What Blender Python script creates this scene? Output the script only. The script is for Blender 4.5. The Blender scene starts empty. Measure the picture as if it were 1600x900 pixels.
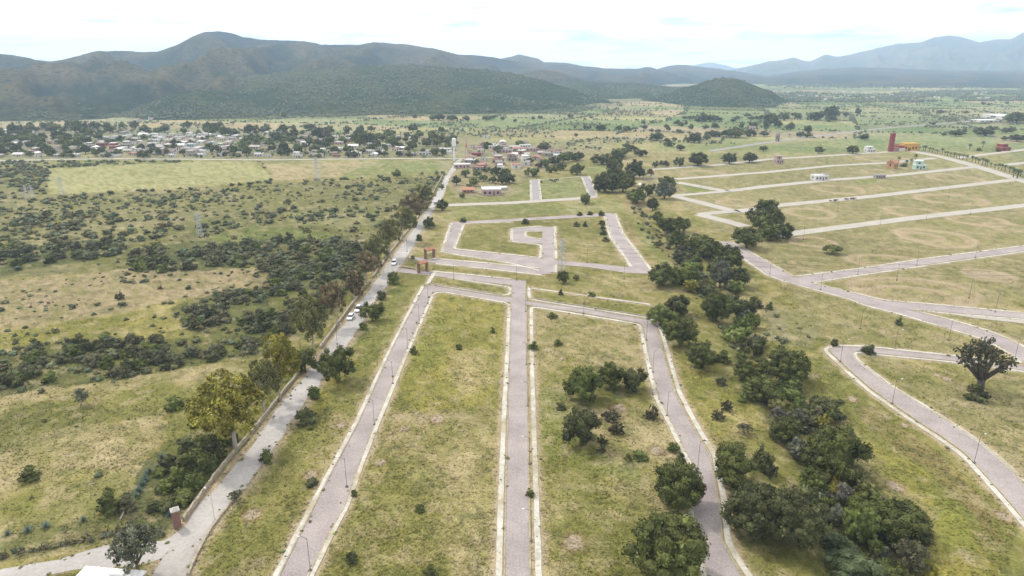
import bpy, math, random
import numpy as np
from mathutils import Vector, Matrix

# ------------------------------------------------------------------ camera, sky, sun, exposure
S = bpy.context.scene
CAMH, FPX, HOR = 85.0, 1067.0, 105.0           # drone height (m), focal length in photo pixels, horizon row
PITCH = math.atan((450.0 - HOR) / FPX)
CP, SP = math.cos(PITCH), math.sin(PITCH)
cd = bpy.data.cameras.new('camera'); cam = bpy.data.objects.new('camera', cd); S.collection.objects.link(cam)
cd.sensor_width = 36.0; cd.lens = 36.0 * FPX / 1600.0; cd.clip_start = 1.0; cd.clip_end = 80000.0
cam.location = (0, 0, CAMH); cam.rotation_euler = (math.pi / 2 - PITCH, 0, 0)
S.camera = cam

SUN_EL, SUN_AZ = 50.0, -52.0                   # degrees; azimuth measured from the view axis (+Y), positive to the right
world = bpy.data.worlds.new('World'); S.world = world; world.use_nodes = True
wt = world.node_tree; wn, wl = wt.nodes, wt.links
wn.clear()
wo = wn.new('ShaderNodeOutputWorld'); bg = wn.new('ShaderNodeBackground'); bg.inputs['Strength'].default_value = 0.1
sky = wn.new('ShaderNodeTexSky'); sky.sky_type = 'NISHITA'; sky.sun_disc = False
sky.sun_elevation = math.radians(SUN_EL); sky.sun_rotation = math.radians(SUN_AZ)
sky.altitude = 1900; sky.dust_density = 2.0
tc = wn.new('ShaderNodeTexCoord'); sx = wn.new('ShaderNodeSeparateXYZ'); wl.new(tc.outputs['Generated'], sx.inputs[0])
ab = wn.new('ShaderNodeMath'); ab.operation = 'ABSOLUTE'; wl.new(sx.outputs['Z'], ab.inputs[0])
ad = wn.new('ShaderNodeMath'); ad.operation = 'ADD'; ad.inputs[1].default_value = 0.10; wl.new(ab.outputs[0], ad.inputs[0])
dv = wn.new('ShaderNodeVectorMath'); dv.operation = 'DIVIDE'; wl.new(tc.outputs['Generated'], dv.inputs[0]); wl.new(ad.outputs[0], dv.inputs[1])
nz = wn.new('ShaderNodeTexNoise'); nz.inputs['Scale'].default_value = 0.55; nz.inputs['Detail'].default_value = 6; nz.inputs['Roughness'].default_value = 0.6
wl.new(dv.outputs[0], nz.inputs['Vector'])
cr = wn.new('ShaderNodeValToRGB'); cr.color_ramp.elements[0].position = 0.30; cr.color_ramp.elements[0].color = (0.35, 0.35, 0.35, 1)
cr.color_ramp.elements[1].position = 0.44; cr.color_ramp.elements[1].color = (0.97, 0.97, 0.97, 1)
wl.new(nz.outputs['Fac'], cr.inputs[0])
nz2 = wn.new('ShaderNodeTexNoise'); nz2.inputs['Scale'].default_value = 1.3; nz2.inputs['Detail'].default_value = 5
wl.new(dv.outputs[0], nz2.inputs['Vector'])
cr2 = wn.new('ShaderNodeValToRGB'); cr2.color_ramp.elements[0].position = 0.30; cr2.color_ramp.elements[0].color = (5.6, 5.9, 6.3, 1)
cr2.color_ramp.elements[1].position = 0.47; cr2.color_ramp.elements[1].color = (13.2, 13.3, 13.4, 1)
wl.new(nz2.outputs['Fac'], cr2.inputs[0])
mx = wn.new('ShaderNodeMix'); mx.data_type = 'RGBA'
wl.new(cr.outputs[0], mx.inputs[0]); wl.new(sky.outputs[0], mx.inputs[6]); wl.new(cr2.outputs[0], mx.inputs[7])
wl.new(mx.outputs[2], bg.inputs['Color']); wl.new(bg.outputs[0], wo.inputs['Surface'])

sd = bpy.data.lights.new('sun', 'SUN'); sd.energy = 2.4; sd.angle = math.radians(6); sd.color = (1.0, 0.95, 0.87)
sun = bpy.data.objects.new('sun', sd); S.collection.objects.link(sun)
_e, _a = math.radians(SUN_EL), math.radians(SUN_AZ)
_to = Vector((math.sin(_a) * math.cos(_e), math.cos(_a) * math.cos(_e), math.sin(_e)))
sun.rotation_euler = (-_to).to_track_quat('-Z', 'Y').to_euler()

S.view_settings.view_transform = 'Standard'; S.view_settings.look = 'None'
S.view_settings.exposure = 0.62; S.view_settings.gamma = 1.0; S.view_settings.use_curve_mapping = False
S.render.engine = 'CYCLES'
S.cycles.use_denoising = True
S.cycles.max_bounces = 5; S.cycles.diffuse_bounces = 2; S.cycles.volume_bounces = 1; S.cycles.transparent_max_bounces = 4
S.cycles.use_adaptive_sampling = True; S.cycles.adaptive_threshold = 0.015

# ------------------------------------------------------------------ helpers
HAZE = 1.1e-4
R = np.random.default_rng(11); random.seed(5)
COL = S.collection
def ray(u, v):
    a = (np.asarray(u, float) - 800) / FPX; b = (np.asarray(v, float) - 450) / FPX
    return a, CP - b * SP, -SP - b * CP
def gp(u, v, z=0.0):
    dx, dy, dz = ray(u, v); t = (z - CAMH) / dz
    return np.stack([dx * t, dy * t], -1)
def scale_at(v):                                # metres per photo pixel at the ground point seen at row v
    _, _, dz = ray(800, v); return float(-CAMH / dz) / FPX
def proj(x, y, z=0.0):
    zz = np.asarray(z, float) - CAMH
    dep = y * CP - zz * SP; up = y * SP + zz * CP
    dep = np.where(np.abs(dep) < 1e-3, 1e-3, dep)
    return 800 + FPX * x / dep, 450 - FPX * up / dep, dep
def lin(r, g, b, k=1.0):
    f = lambda c: ((c / 255 + 0.055) / 1.055) ** 2.4 if c > 10 else c / 255 / 12.92
    return np.array([f(r) * k, f(g) * k, f(b) * k])

def _h(ix, iy, s):
    n = (ix.astype(np.int64) * 374761393 + iy.astype(np.int64) * 668265263 + s * 1442695041) & 0x7fffffff
    n = ((n ^ (n >> 13)) * 1274126177) & 0x7fffffff
    n = ((n ^ (n >> 16)) * 73244475) & 0x7fffffff
    return (n & 0xffff) / 65535.0
def vnoise(x, y, s=0):
    x0 = np.floor(x); y0 = np.floor(y); fx = x - x0; fy = y - y0
    fx = fx * fx * (3 - 2 * fx); fy = fy * fy * (3 - 2 * fy)
    ix = x0.astype(np.int64); iy = y0.astype(np.int64)
    a = _h(ix, iy, s); b = _h(ix + 1, iy, s); c = _h(ix, iy + 1, s); d = _h(ix + 1, iy + 1, s)
    return (a * (1 - fx) + b * fx) * (1 - fy) + (c * (1 - fx) + d * fx) * fy
def fbm(x, y, s=0, o=4, g=0.5):
    r = 0; a = 1; t = 0
    for i in range(o):
        r = r + a * vnoise(x * 2 ** i + 17.3 * i, y * 2 ** i - 9.1 * i, s + i); t += a; a *= g
    return r / t
def sstep(a, b, x):
    t = np.clip((x - a) / (b - a), 0, 1); return t * t * (3 - 2 * t)
def pip(poly, x, y):
    p = np.asarray(poly, float); x = np.asarray(x, float); y = np.asarray(y, float)
    out = np.zeros(x.shape, bool)
    m = (x >= p[:, 0].min()) & (x <= p[:, 0].max()) & (y >= p[:, 1].min()) & (y <= p[:, 1].max())
    if not m.any(): return out
    xs, ys = x[m], y[m]; r = np.zeros(xs.shape, bool)
    q = np.roll(p, -1, 0)
    for (ax, ay), (bx, by) in zip(p, q):
        if ay == by: continue
        c = ((ay > ys) != (by > ys)) & (xs < (bx - ax) * (ys - ay) / (by - ay) + ax)
        r ^= c
    out[m] = r; return out
def dist_poly(pts, x, y):
    d = np.full(np.shape(x), 1e9)
    for (ax, ay), (bx, by) in zip(pts[:-1], pts[1:]):
        vx, vy = bx - ax, by - ay; L = vx * vx + vy * vy + 1e-9
        t = np.clip(((x - ax) * vx + (y - ay) * vy) / L, 0, 1)
        d = np.minimum(d, np.hypot(x - ax - t * vx, y - ay - t * vy))
    return d

def np_mesh(name, V, faces, col=None, smooth=False, mi=None):
    """faces: list of int arrays (n,k). one mesh."""
    me = bpy.data.meshes.new(name); V = np.ascontiguousarray(V, np.float32)
    me.vertices.add(len(V)); me.vertices.foreach_set('co', V.ravel())
    faces = [np.asarray(f, np.int32) for f in faces if len(f)]
    tot = np.concatenate([np.full(len(f), f.shape[1], np.int32) for f in faces])
    lp = np.concatenate([f.ravel() for f in faces])
    me.loops.add(len(lp)); me.loops.foreach_set('vertex_index', lp)
    me.polygons.add(len(tot)); st = np.concatenate([[0], np.cumsum(tot)[:-1]]).astype(np.int32)
    me.polygons.foreach_set('loop_start', st)
    if mi is not None: me.polygons.foreach_set('material_index', np.asarray(mi, np.int32))
    me.polygons.foreach_set('use_smooth', np.full(len(tot), smooth))
    me.update(calc_edges=True)
    if col is not None:
        c = np.ones((len(V), 4), np.float32); c[:, :3] = col
        me.attributes.new('col', 'FLOAT_COLOR', 'POINT').data.foreach_set('color', c.ravel())
    me.validate(clean_customdata=False)
    return me
class MB:
    """collects boxes / tubes / prisms of ONE part"""
    def __init__(s): s.V = []; s.F = []; s.n = 0
    def add(s, V, F):
        s.V.append(np.asarray(V, float)); s.F += [[i + s.n for i in f] for f in F]; s.n += len(V); return s
    def box(s, cx, cy, z0, sx_, sy_, h, rz=0.0, taper=1.0):
        c, n = math.cos(rz), math.sin(rz); V = []
        for z, k in ((z0, 1.0), (z0 + h, taper)):
            for a, b in ((-1, -1), (1, -1), (1, 1), (-1, 1)):
                x, y = a * sx_ / 2 * k, b * sy_ / 2 * k; V.append((cx + x * c - y * n, cy + x * n + y * c, z))
        return s.add(V, [(3, 2, 1, 0), (4, 5, 6, 7), (0, 1, 5, 4), (1, 2, 6, 5), (2, 3, 7, 6), (3, 0, 4, 7)])
    def tube(s, pts, rad, n=6, cap=True):
        pts = [Vector(p) for p in pts]; V = []; F = []
        if not hasattr(rad, '__len__'): rad = [rad] * len(pts)
        for i, p in enumerate(pts):
            d = (pts[min(i + 1, len(pts) - 1)] - pts[max(i - 1, 0)]).normalized()
            a = d.cross(Vector((0.31, 0.9, 0.2)))
            if a.length < 0.1: a = d.cross(Vector((1, 0, 0)))
            a.normalize(); b = d.cross(a)
            for k in range(n):
                t = 2 * math.pi * k / n; V.append(p + (a * math.cos(t) + b * math.sin(t)) * rad[i])
        for i in range(len(pts) - 1):
            for k in range(n):
                F.append((i * n + k, i * n + (k + 1) % n, (i + 1) * n + (k + 1) % n, (i + 1) * n + k))
        if cap: F += [tuple(range(n))[::-1], tuple(range((len(pts) - 1) * n, len(pts) * n))]
        return s.add([tuple(v) for v in V], F)
    def prism(s, poly, z0, z1):
        n = len(poly); V = [(x, y, z0) for x, y in poly] + [(x, y, z1) for x, y in poly]
        return s.add(V, [tuple(range(n))[::-1], tuple(range(n, 2 * n))] + [(i, (i + 1) % n, n + (i + 1) % n, n + i) for i in range(n)])
    def mesh(s, name, smooth=False):
        me = bpy.data.meshes.new(name); me.from_pydata(np.concatenate(s.V).tolist(), [], s.F); me.update()
        if smooth: me.polygons.foreach_set('use_smooth', [True] * len(me.polygons))
        return me
def obj(name, me, mat=None, parent=None, loc=None):
    o = bpy.data.objects.new(name, me); COL.objects.link(o)
    if me is not None and mat is not None:
        if not me.materials: me.materials.append(mat)
        elif me.materials[0] is not mat:
            o.material_slots[0].link = 'OBJECT'; o.material_slots[0].material = mat
    if parent: o.parent = parent
    if loc is not None: o.location = loc
    return o
def tag(o, label=None, cat=None, group=None, kind=None):
    if label: o['label'] = label
    if cat: o['category'] = cat
    if group: o['group'] = group
    if kind: o['kind'] = kind
    return o
def thing(name, label, cat, loc=(0, 0, 0), rz=0.0, sc=(1, 1, 1), group=None):
    o = bpy.data.objects.new(name, None); COL.objects.link(o); o.empty_display_size = 0.3
    o.location = loc; o.rotation_euler = (0, 0, rz); o.scale = sc
    return tag(o, label, cat, group)
def dup(root, loc, rz=0.0, sc=(1, 1, 1), label=None, group=None):
    def cp(o, par):
        c = o.copy(); COL.objects.link(c); c.parent = par
        for ch in KIDS.get(o, ()): cp(ch, c)
        return c
    r = cp(root, None); r.location = loc; r.rotation_euler = (0, 0, rz); r.scale = sc
    if label: r['label'] = label
    if group: r['group'] = group
    return r
KIDS = {}
def kids(o):
    KIDS[o] = list(o.children)
    for c in o.children: kids(c)
    return o

# ------------------------------------------------------------------ materials
def new_mat(name):
    m = bpy.data.materials.new(name); m.use_nodes = True; nt = m.node_tree
    return m, nt, nt.nodes, nt.links, nt.nodes['Principled BSDF']
def surf(name, rgb, var=0.18, scale=3.0, rough=0.9, attr=False, rnd=0.0, bump=0.0, bscale=None, coord='Object', tint=None, fine=None, metal=0.0, spec=0.2):
    """procedural surface: base colour (or the 'col' attribute) times noise at two scales; rnd = brightness change from object to object"""
    m, nt, n, l, b = new_mat(name)
    b.inputs['Roughness'].default_value = rough; b.inputs['Metallic'].default_value = metal
    b.inputs['Specular IOR Level'].default_value = spec
    if coord == 'World':
        g = n.new('ShaderNodeNewGeometry'); vec = g.outputs['Position']
    else:
        g = n.new('ShaderNodeTexCoord'); vec = g.outputs['Object']
    tx = n.new('ShaderNodeTexNoise'); tx.inputs['Scale'].default_value = scale; tx.inputs['Detail'].default_value = 5; tx.inputs['Roughness'].default_value = 0.62
    l.new(vec, tx.inputs['Vector'])
    mr = n.new('ShaderNodeMapRange'); mr.inputs['From Min'].default_value = 0.3; mr.inputs['From Max'].default_value = 0.7
    mr.inputs['To Min'].default_value = 1 - var; mr.inputs['To Max'].default_value = 1 + var; l.new(tx.outputs['Fac'], mr.inputs['Value'])
    fac = mr.outputs[0]
    if fine:
        t2 = n.new('ShaderNodeTexNoise'); t2.inputs['Scale'].default_value = fine[0]; t2.inputs['Detail'].default_value = 3
        l.new(vec, t2.inputs['Vector'])
        m2 = n.new('ShaderNodeMapRange'); m2.inputs['From Min'].default_value = 0.3; m2.inputs['From Max'].default_value = 0.7
        m2.inputs['To Min'].default_value = 1 - fine[1]; m2.inputs['To Max'].default_value = 1 + fine[1]; l.new(t2.outputs['Fac'], m2.inputs['Value'])
        mm = n.new('ShaderNodeMath'); mm.operation = 'MULTIPLY'; l.new(fac, mm.inputs[0]); l.new(m2.outputs[0], mm.inputs[1]); fac = mm.outputs[0]
    if rnd:
        oi = n.new('ShaderNodeObjectInfo'); m3 = n.new('ShaderNodeMapRange'); m3.inputs['To Min'].default_value = 1 - rnd; m3.inputs['To Max'].default_value = 1 + rnd
        l.new(oi.outputs['Random'], m3.inputs['Value'])
        mm = n.new('ShaderNodeMath'); mm.operation = 'MULTIPLY'; l.new(fac, mm.inputs[0]); l.new(m3.outputs[0], mm.inputs[1]); fac = mm.outputs[0]
    vm = n.new('ShaderNodeVectorMath'); vm.operation = 'MULTIPLY'
    rgbn = n.new('ShaderNodeRGB'); rgbn.outputs[0].default_value = (*[float(c) for c in rgb], 1); base = rgbn.outputs[0]
    if attr:
        at = n.new('ShaderNodeAttribute'); at.attribute_name = 'col'
        v2 = n.new('ShaderNodeVectorMath'); v2.operation = 'MULTIPLY'; l.new(base, v2.inputs[0]); l.new(at.outputs['Color'], v2.inputs[1]); base = v2.outputs[0]
    if tint is not None:
        tn = n.new('ShaderNodeTexNoise'); tn.inputs['Scale'].default_value = scale * 0.37; tn.inputs['Detail'].default_value = 4; l.new(vec, tn.inputs['Vector'])
        tr = n.new('ShaderNodeMapRange'); tr.inputs['From Min'].default_value = 0.45; tr.inputs['From Max'].default_value = 0.68; l.new(tn.outputs['Fac'], tr.inputs['Value'])
        mi = n.new('ShaderNodeMix'); mi.data_type = 'RGBA'; mi.inputs[7].default_value = (*[float(c) for c in tint], 1)
        l.new(tr.outputs[0], mi.inputs[0]); l.new(base, mi.inputs[6]); base = mi.outputs[2]
    l.new(base, vm.inputs[0]); l.new(fac, vm.inputs[1]); l.new(vm.outputs[0], b.inputs['Base Color'])
    if bump:
        bn = n.new('ShaderNodeTexNoise'); bn.inputs['Scale'].default_value = bscale or scale * 2; bn.inputs['Detail'].default_value = 4; l.new(vec, bn.inputs['Vector'])
        bp = n.new('ShaderNodeBump'); bp.inputs['Strength'].default_value = min(1, bump); bp.inputs['Distance'].default_value = 0.3; l.new(bn.outputs['Fac'], bp.inputs['Height']); l.new(bp.outputs[0], b.inputs['Normal'])
    return m
# ------------------------------------------------------------------ plan of the place (corner points surveyed as rows/columns of the photo, laid on the ground)
ROADS = {  # outlines of carriageways
 'main_road': ('dirt', [(228,912),(285,825),(331,767),(400,689),(417,662),(475,590),(507,547),(540,502),(582,447),(617,397),(640,367),(670,325),(695,277),(714,250),
                (724,247),(704,277),(692,307),(667,345),(642,392),(607,441),(572,495),(544,537),(484,618),(454,662),(402,737),(362,783),(335,815),(309,857),(284,912)]),
 'dirt_track': ('dirt', [(-40,906),(0,893),(93,872),(165,852),(256,845),(285,826),(270,850),(250,876),(210,884),(150,888),(60,902),(-20,918)]),
 'west_street': ('paver', [(430,912),(468,836),(510,753),(560,660),(609,552),(634,502),(664,447),(678,447),(675,458),(650,515),(629,560),(587,660),(562,724),(538,793),(513,836),(477,912)]),
 'cross_street': ('paver', [(673,446),(785,464),(801,464),(801,474),(797,473),(690,455),(668,458)]),
 'middle_street': ('paver', [(788,915),(790,770),(793,662),(795,580),(797,520),(799,474),(800,439),(820,440),(823,470),(823,560),(825,660),(827,780),(829,915)]),
 'east_street': ('paver', [(819,470),(915,483),(1015,500),(1027,514),(1039,560),(1055,615),(1080,662),(1110,713),(1121,767),(1125,793),(1129,847),(1143,873),(1168,915),
                 (1111,915),(1096,870),(1086,823),(1085,793),(1083,727),(1071,705),(1050,662),(1029,622),(1016,565),(1006,512),(1000,505),(915,490),(819,476)]),
 'south_boulevard': ('paver', [(622,419),(672,425),(740,431),(800,437),(822,439),(822,447),(800,446),(740,439),(672,431),(618,425)]),
 'north_boulevard': ('paver', [(640,401),(677,405),(760,412),(846,421),(864,428),(846,429),(760,419),(677,411),(640,405)]),
 'loop_street': ('paver', [(706,350),(723,349),(708,390),(800,399),(850,404),(850,422),(800,411),(691,393)]),
 'spine_street': ('paver', [(848,355),(865,354),(867,425),(846,428)]),
 'inner_street': ('paver', [(800,357.5),(815,356),(856,354),(856,360),(822,361),(819,363),(819,369),(822,371),(852,374),(852,381),(812,378.5),(800,376.5)]),
 'rear_street': ('paver', [(706,347),(800,342),(945,333),(955,333),(955,337),(945,338),(800,346),(723,350),(705,351)]),
 'lower_street': ('paver', [(860,406),(920,411),(987,418),(1012,421),(1012,428),(980,427),(920,418),(860,413)]),
 'slanted_street': ('paver', [(944,335),(960,334),(972,365),(995,395),(1016,424),(987,425),(970,395),(955,370)]),
 'north_lane': ('grey', [(829,281),(841,280),(845,316),(830,317)]),
 'far_lane': ('grey', [(909,276),(920,275),(932,309),(921,310)]),
 'access_lane': ('pale', [(690,319),(800,315),(907,308),(933,306),(933,309),(907,312),(800,319),(690,323)]),
 'right_street': ('paver', [(1127,377),(1145,379),(1200,410),(1240,433),(1325,456),(1380,470),(1465,477),(1600,490),(1660,496),(1660,503),(1600,498),(1465,487),(1417,484),(1482,500),(1537,516),(1575,530),(1600,544),(1660,572),(1660,608),(1597,566),(1562,542),(1527,526),(1475,511),(1412,492),(1350,476),(1325,466),(1230,441),(1200,430),(1160,402),(1127,384)]),
 'branch_street': ('paver', [(1232,435),(1340,421),(1432,407),(1600,385),(1660,377),(1660,385),(1600,392),(1465,411),(1350,428),(1262,443)]),
 'hairpin_street': ('paver', [(1660,582),(1600,572),(1487,557),(1350,543),(1312,542),(1296,545),(1300,552),(1323,574),(1363,609),(1435,659),(1470,681),(1510,710),(1563,769),(1603,815),(1670,892),(1670,826),(1600,756),(1573,726),(1525,687),(1481,658),(1387,600),(1338,562),(1332,553),(1338,549),(1365,552),(1480,563),(1572,575),(1600,579),(1660,588)]),
 'side_lane': ('pale', [(1465,488),(1600,501),(1660,507),(1660,511),(1600,506),(1520,497)]),
}
WALKS = [  # pale pavements
 [(428,908),(464,836),(507,753),(557,660),(607,552),(632,502),(661,447)],
 [(482,908),(517,836),(541,793),(565,724),(591,660),(632,560),(652,515),(677,459),(690,456),(796,474),(794,520),(791,580),(787,662),(783,770),(779,908)],
 [(842,908),(838,780),(834,660),(831,560),(830,479),(1000,507),(1012,565),(1025,622),(1046,662),(1067,705),(1079,727),(1080,793),(1080,823),(1090,868),(1104,908)],
 [(827,449),(826,456),(828,468),(1015,497),(1032,512),(1046,560),(1062,615),(1087,662),(1117,713),(1129,767),(1133,793),(1137,847),(1152,873),(1175,908)],
 [(674,444),(785,462),(797,460),(798,449),(700,434)],
 [(827,450),(920,463),(1015,476)],
 [(668,444),(679,426)],
 [(677,404),(760,411),(842,419)], [(677,412),(760,420),(846,430)], [(677,424),(740,430),(798,436)],
 [(690,394),(705,349)], [(843,403),(800,398),(709,389),(725,349.5),(798,347)], [(690,394),(800,412),(843,423)],
 [(799.5,376),(799.5,357),(815,355.5),(846,353.5)], [(800,377),(812,379),(842,382),(846,385),(845,400),(843,403)],
 [(847,361),(822,362),(820,364),(820,368.5),(823,370.5),(846,373.5)],
 [(867,354),(868,405)], [(944,336),(954,370),(986,417)], [(961,334),(973,365),(996,395),(1017,422)], [(868,413.5),(868,426)],
 [(829,281),(830,314)], [(841.5,280),(845.5,313)], [(909,276),(921,307)], [(920.5,275),(933,306)], [(841,281),(909,276)],
 [(1146,379),(1200,409.5),(1240,432.5),(1340,420),(1432,406),(1600,384),(1650,377)],
 [(1127,385),(1160,403.5),(1200,431),(1232,442),(1325,467),(1350,477),(1412,493),(1475,512),(1527,527),(1562,543),(1592,563),(1595,566),(1585,567.5),(1557,563),(1487,555.5),(1350,541),(1312,540),(1294,543),(1289,548),(1320,578),(1360,613),(1432,663),(1467,685),(1507,714),(1560,773),(1600,820),(1650,878)],
 [(1650,387),(1600,393.5),(1465,412.5),(1350,429.5),(1268,442),(1325,455.5),(1380,469),(1465,476),(1600,489),(1650,494)],
 [(1650,502.5),(1600,499.5),(1465,488.5),(1419,483),(1482,498.5),(1537,514.5),(1575,528.5),(1600,542),(1650,566)],
 [(1650,589),(1600,581),(1572,577),(1480,565),(1365,554),(1339,550.5),(1334,554),(1341,564),(1389,601),(1452,639),(1485,660),(1527,688),(1575,727),(1602,757),(1650,803)],
]
LANES = {  # far streets by centre line, width in metres
 'far_street': [([(1215,368),(1300,357),(1425,341),(1600,321),(1660,314)], 10), ([(1052,306),(1100,318),(1150,331),(1217,321),(1362,307),(1575,282),(1600,279)], 10),
                ([(1092,335),(1120,342),(1165,354)], 10), ([(1146,330),(1092,335)], 9), ([(1058,285),(1135,299),(1200,291),(1300,281),(1400,274),(1522,261)], 10), ([(1052,306),(1135,299)], 8),
                ([(1056,280),(1200,269),(1300,259),(1395,254),(1462,247)], 9), ([(1018,265),(1120,258),(1200,249),(1300,243),(1407,236)], 9),
                ([(1495,247),(1600,234),(1660,228)], 10), ([(1570,258),(1660,248)], 10)],
 'avenue': [([(1412,234),(1440,239),(1475,246),(1522,259),(1580,277),(1660,301)], 13)],
 'highway': [([(1110,236),(1217,220),(1375,201),(1500,191),(1600,182),(1680,177)], 9)],
 'village_road': [([(-60,252),(180,248),(420,250),(600,248),(716,248),(745,246),(800,246)], 7)],
}
def G(poly): return gp([p[0] for p in poly], [p[1] for p in poly])
def dense(P, step):
    P = np.asarray(P, float); out = []
    for a, b in zip(P[:-1], P[1:]):
        n = max(1, int(math.ceil(np.hypot(*(b - a)) / step)))
        out += [a + (b - a) * k / n for k in range(n)]
    return np.array(out + [P[-1]])
def rounded(P, it=2):                            # cuts corners of a path a little
    P = np.asarray(P, float)
    for _ in range(it):
        Q = [P[0]]
        for a, b in zip(P[:-1], P[1:]):
            L = np.hypot(*(b - a)); c = min(0.25, 1.6 / max(L, 1e-3)); Q += [a + (b - a) * c, b - (b - a) * c]
        P = np.array(Q + [P[-1]])
    return P
def ribbon(P, w, off=0.0):
    P = np.asarray(P, float); d = np.gradient(P, axis=0); d /= np.linalg.norm(d, axis=1)[:, None] + 1e-9
    nrm = np.stack([-d[:, 1], d[:, 0]], -1)
    return P + nrm * (off + w / 2), P + nrm * (off - w / 2)
def ribbon_mesh(name, P, w, z0, z1, jit=0.0, closed_sides=True):
    A, B = ribbon(P, w); n = len(P)
    if jit:
        A += (R.random(A.shape) - 0.5) * jit; B += (R.random(B.shape) - 0.5) * jit
    V = np.concatenate([np.c_[A, np.full(n, z1)], np.c_[B, np.full(n, z1)], np.c_[A, np.full(n, z0)], np.c_[B, np.full(n, z0)]])
    i = np.arange(n - 1)
    F = [np.c_[i, i + n, i + n + 1, i + 1][:, ::-1], np.c_[i, i + 1, i + 2 * n + 1, i + 2 * n][:, ::-1], np.c_[i + n, i + 3 * n, i + 3 * n + 1, i + n + 1][:, ::-1]]
    e = np.array([[0, n, 3 * n, 2 * n], [n - 1, 3 * n - 1, 4 * n - 1, 2 * n - 1][::-1]])
    return np_mesh(name, V, [np.concatenate(F + [e])])
RG = {k: (t, G(p)) for k, (t, p) in ROADS.items()}
def WW(px): return rounded(dense(G(px), 30.0), 2)
WG = [WW(p) for p in WALKS]
LG = [(k, rounded(G(p), 1), w) for k, L in LANES.items() for p, w in L]
BUILT = []                                       # ground outlines where no grass, shrub or tree may stand
def on_built(x, y, pad=0.0):
    x = np.asarray(x, float); y = np.asarray(y, float); m = np.zeros(x.shape, bool)
    for k, (t, p) in RG.items(): m |= pip(p, x, y)
    for P in WG:
        q = (x > P[:, 0].min() - 2) & (x < P[:, 0].max() + 2) & (y > P[:, 1].min() - 2) & (y < P[:, 1].max() + 2) & ~m
        if q.any(): m[q] |= dist_poly(P, x[q], y[q]) < 0.9 + pad
    for k, P, w in LG:
        q = (x > P[:, 0].min() - 8) & (x < P[:, 0].max() + 8) & (y > P[:, 1].min() - 8) & (y < P[:, 1].max() + 8) & ~m
        if q.any(): m[q] |= dist_poly(P, x[q], y[q]) < w / 2 + pad
    for p in BUILT: m |= pip(p, x, y)
    return m
CREEK = rounded(G([(1003,318),(1022,345),(1050,385),(1100,432),(1135,490),(1180,560),(1222,625),(1265,690),(1315,760),(1375,850),(1420,930)]), 2)
def gz(x, y):
    d = dist_poly(CREEK, np.asarray(x, float), np.asarray(y, float))
    return -2.4 * np.exp(-(d / 5.0) ** 2)

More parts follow.
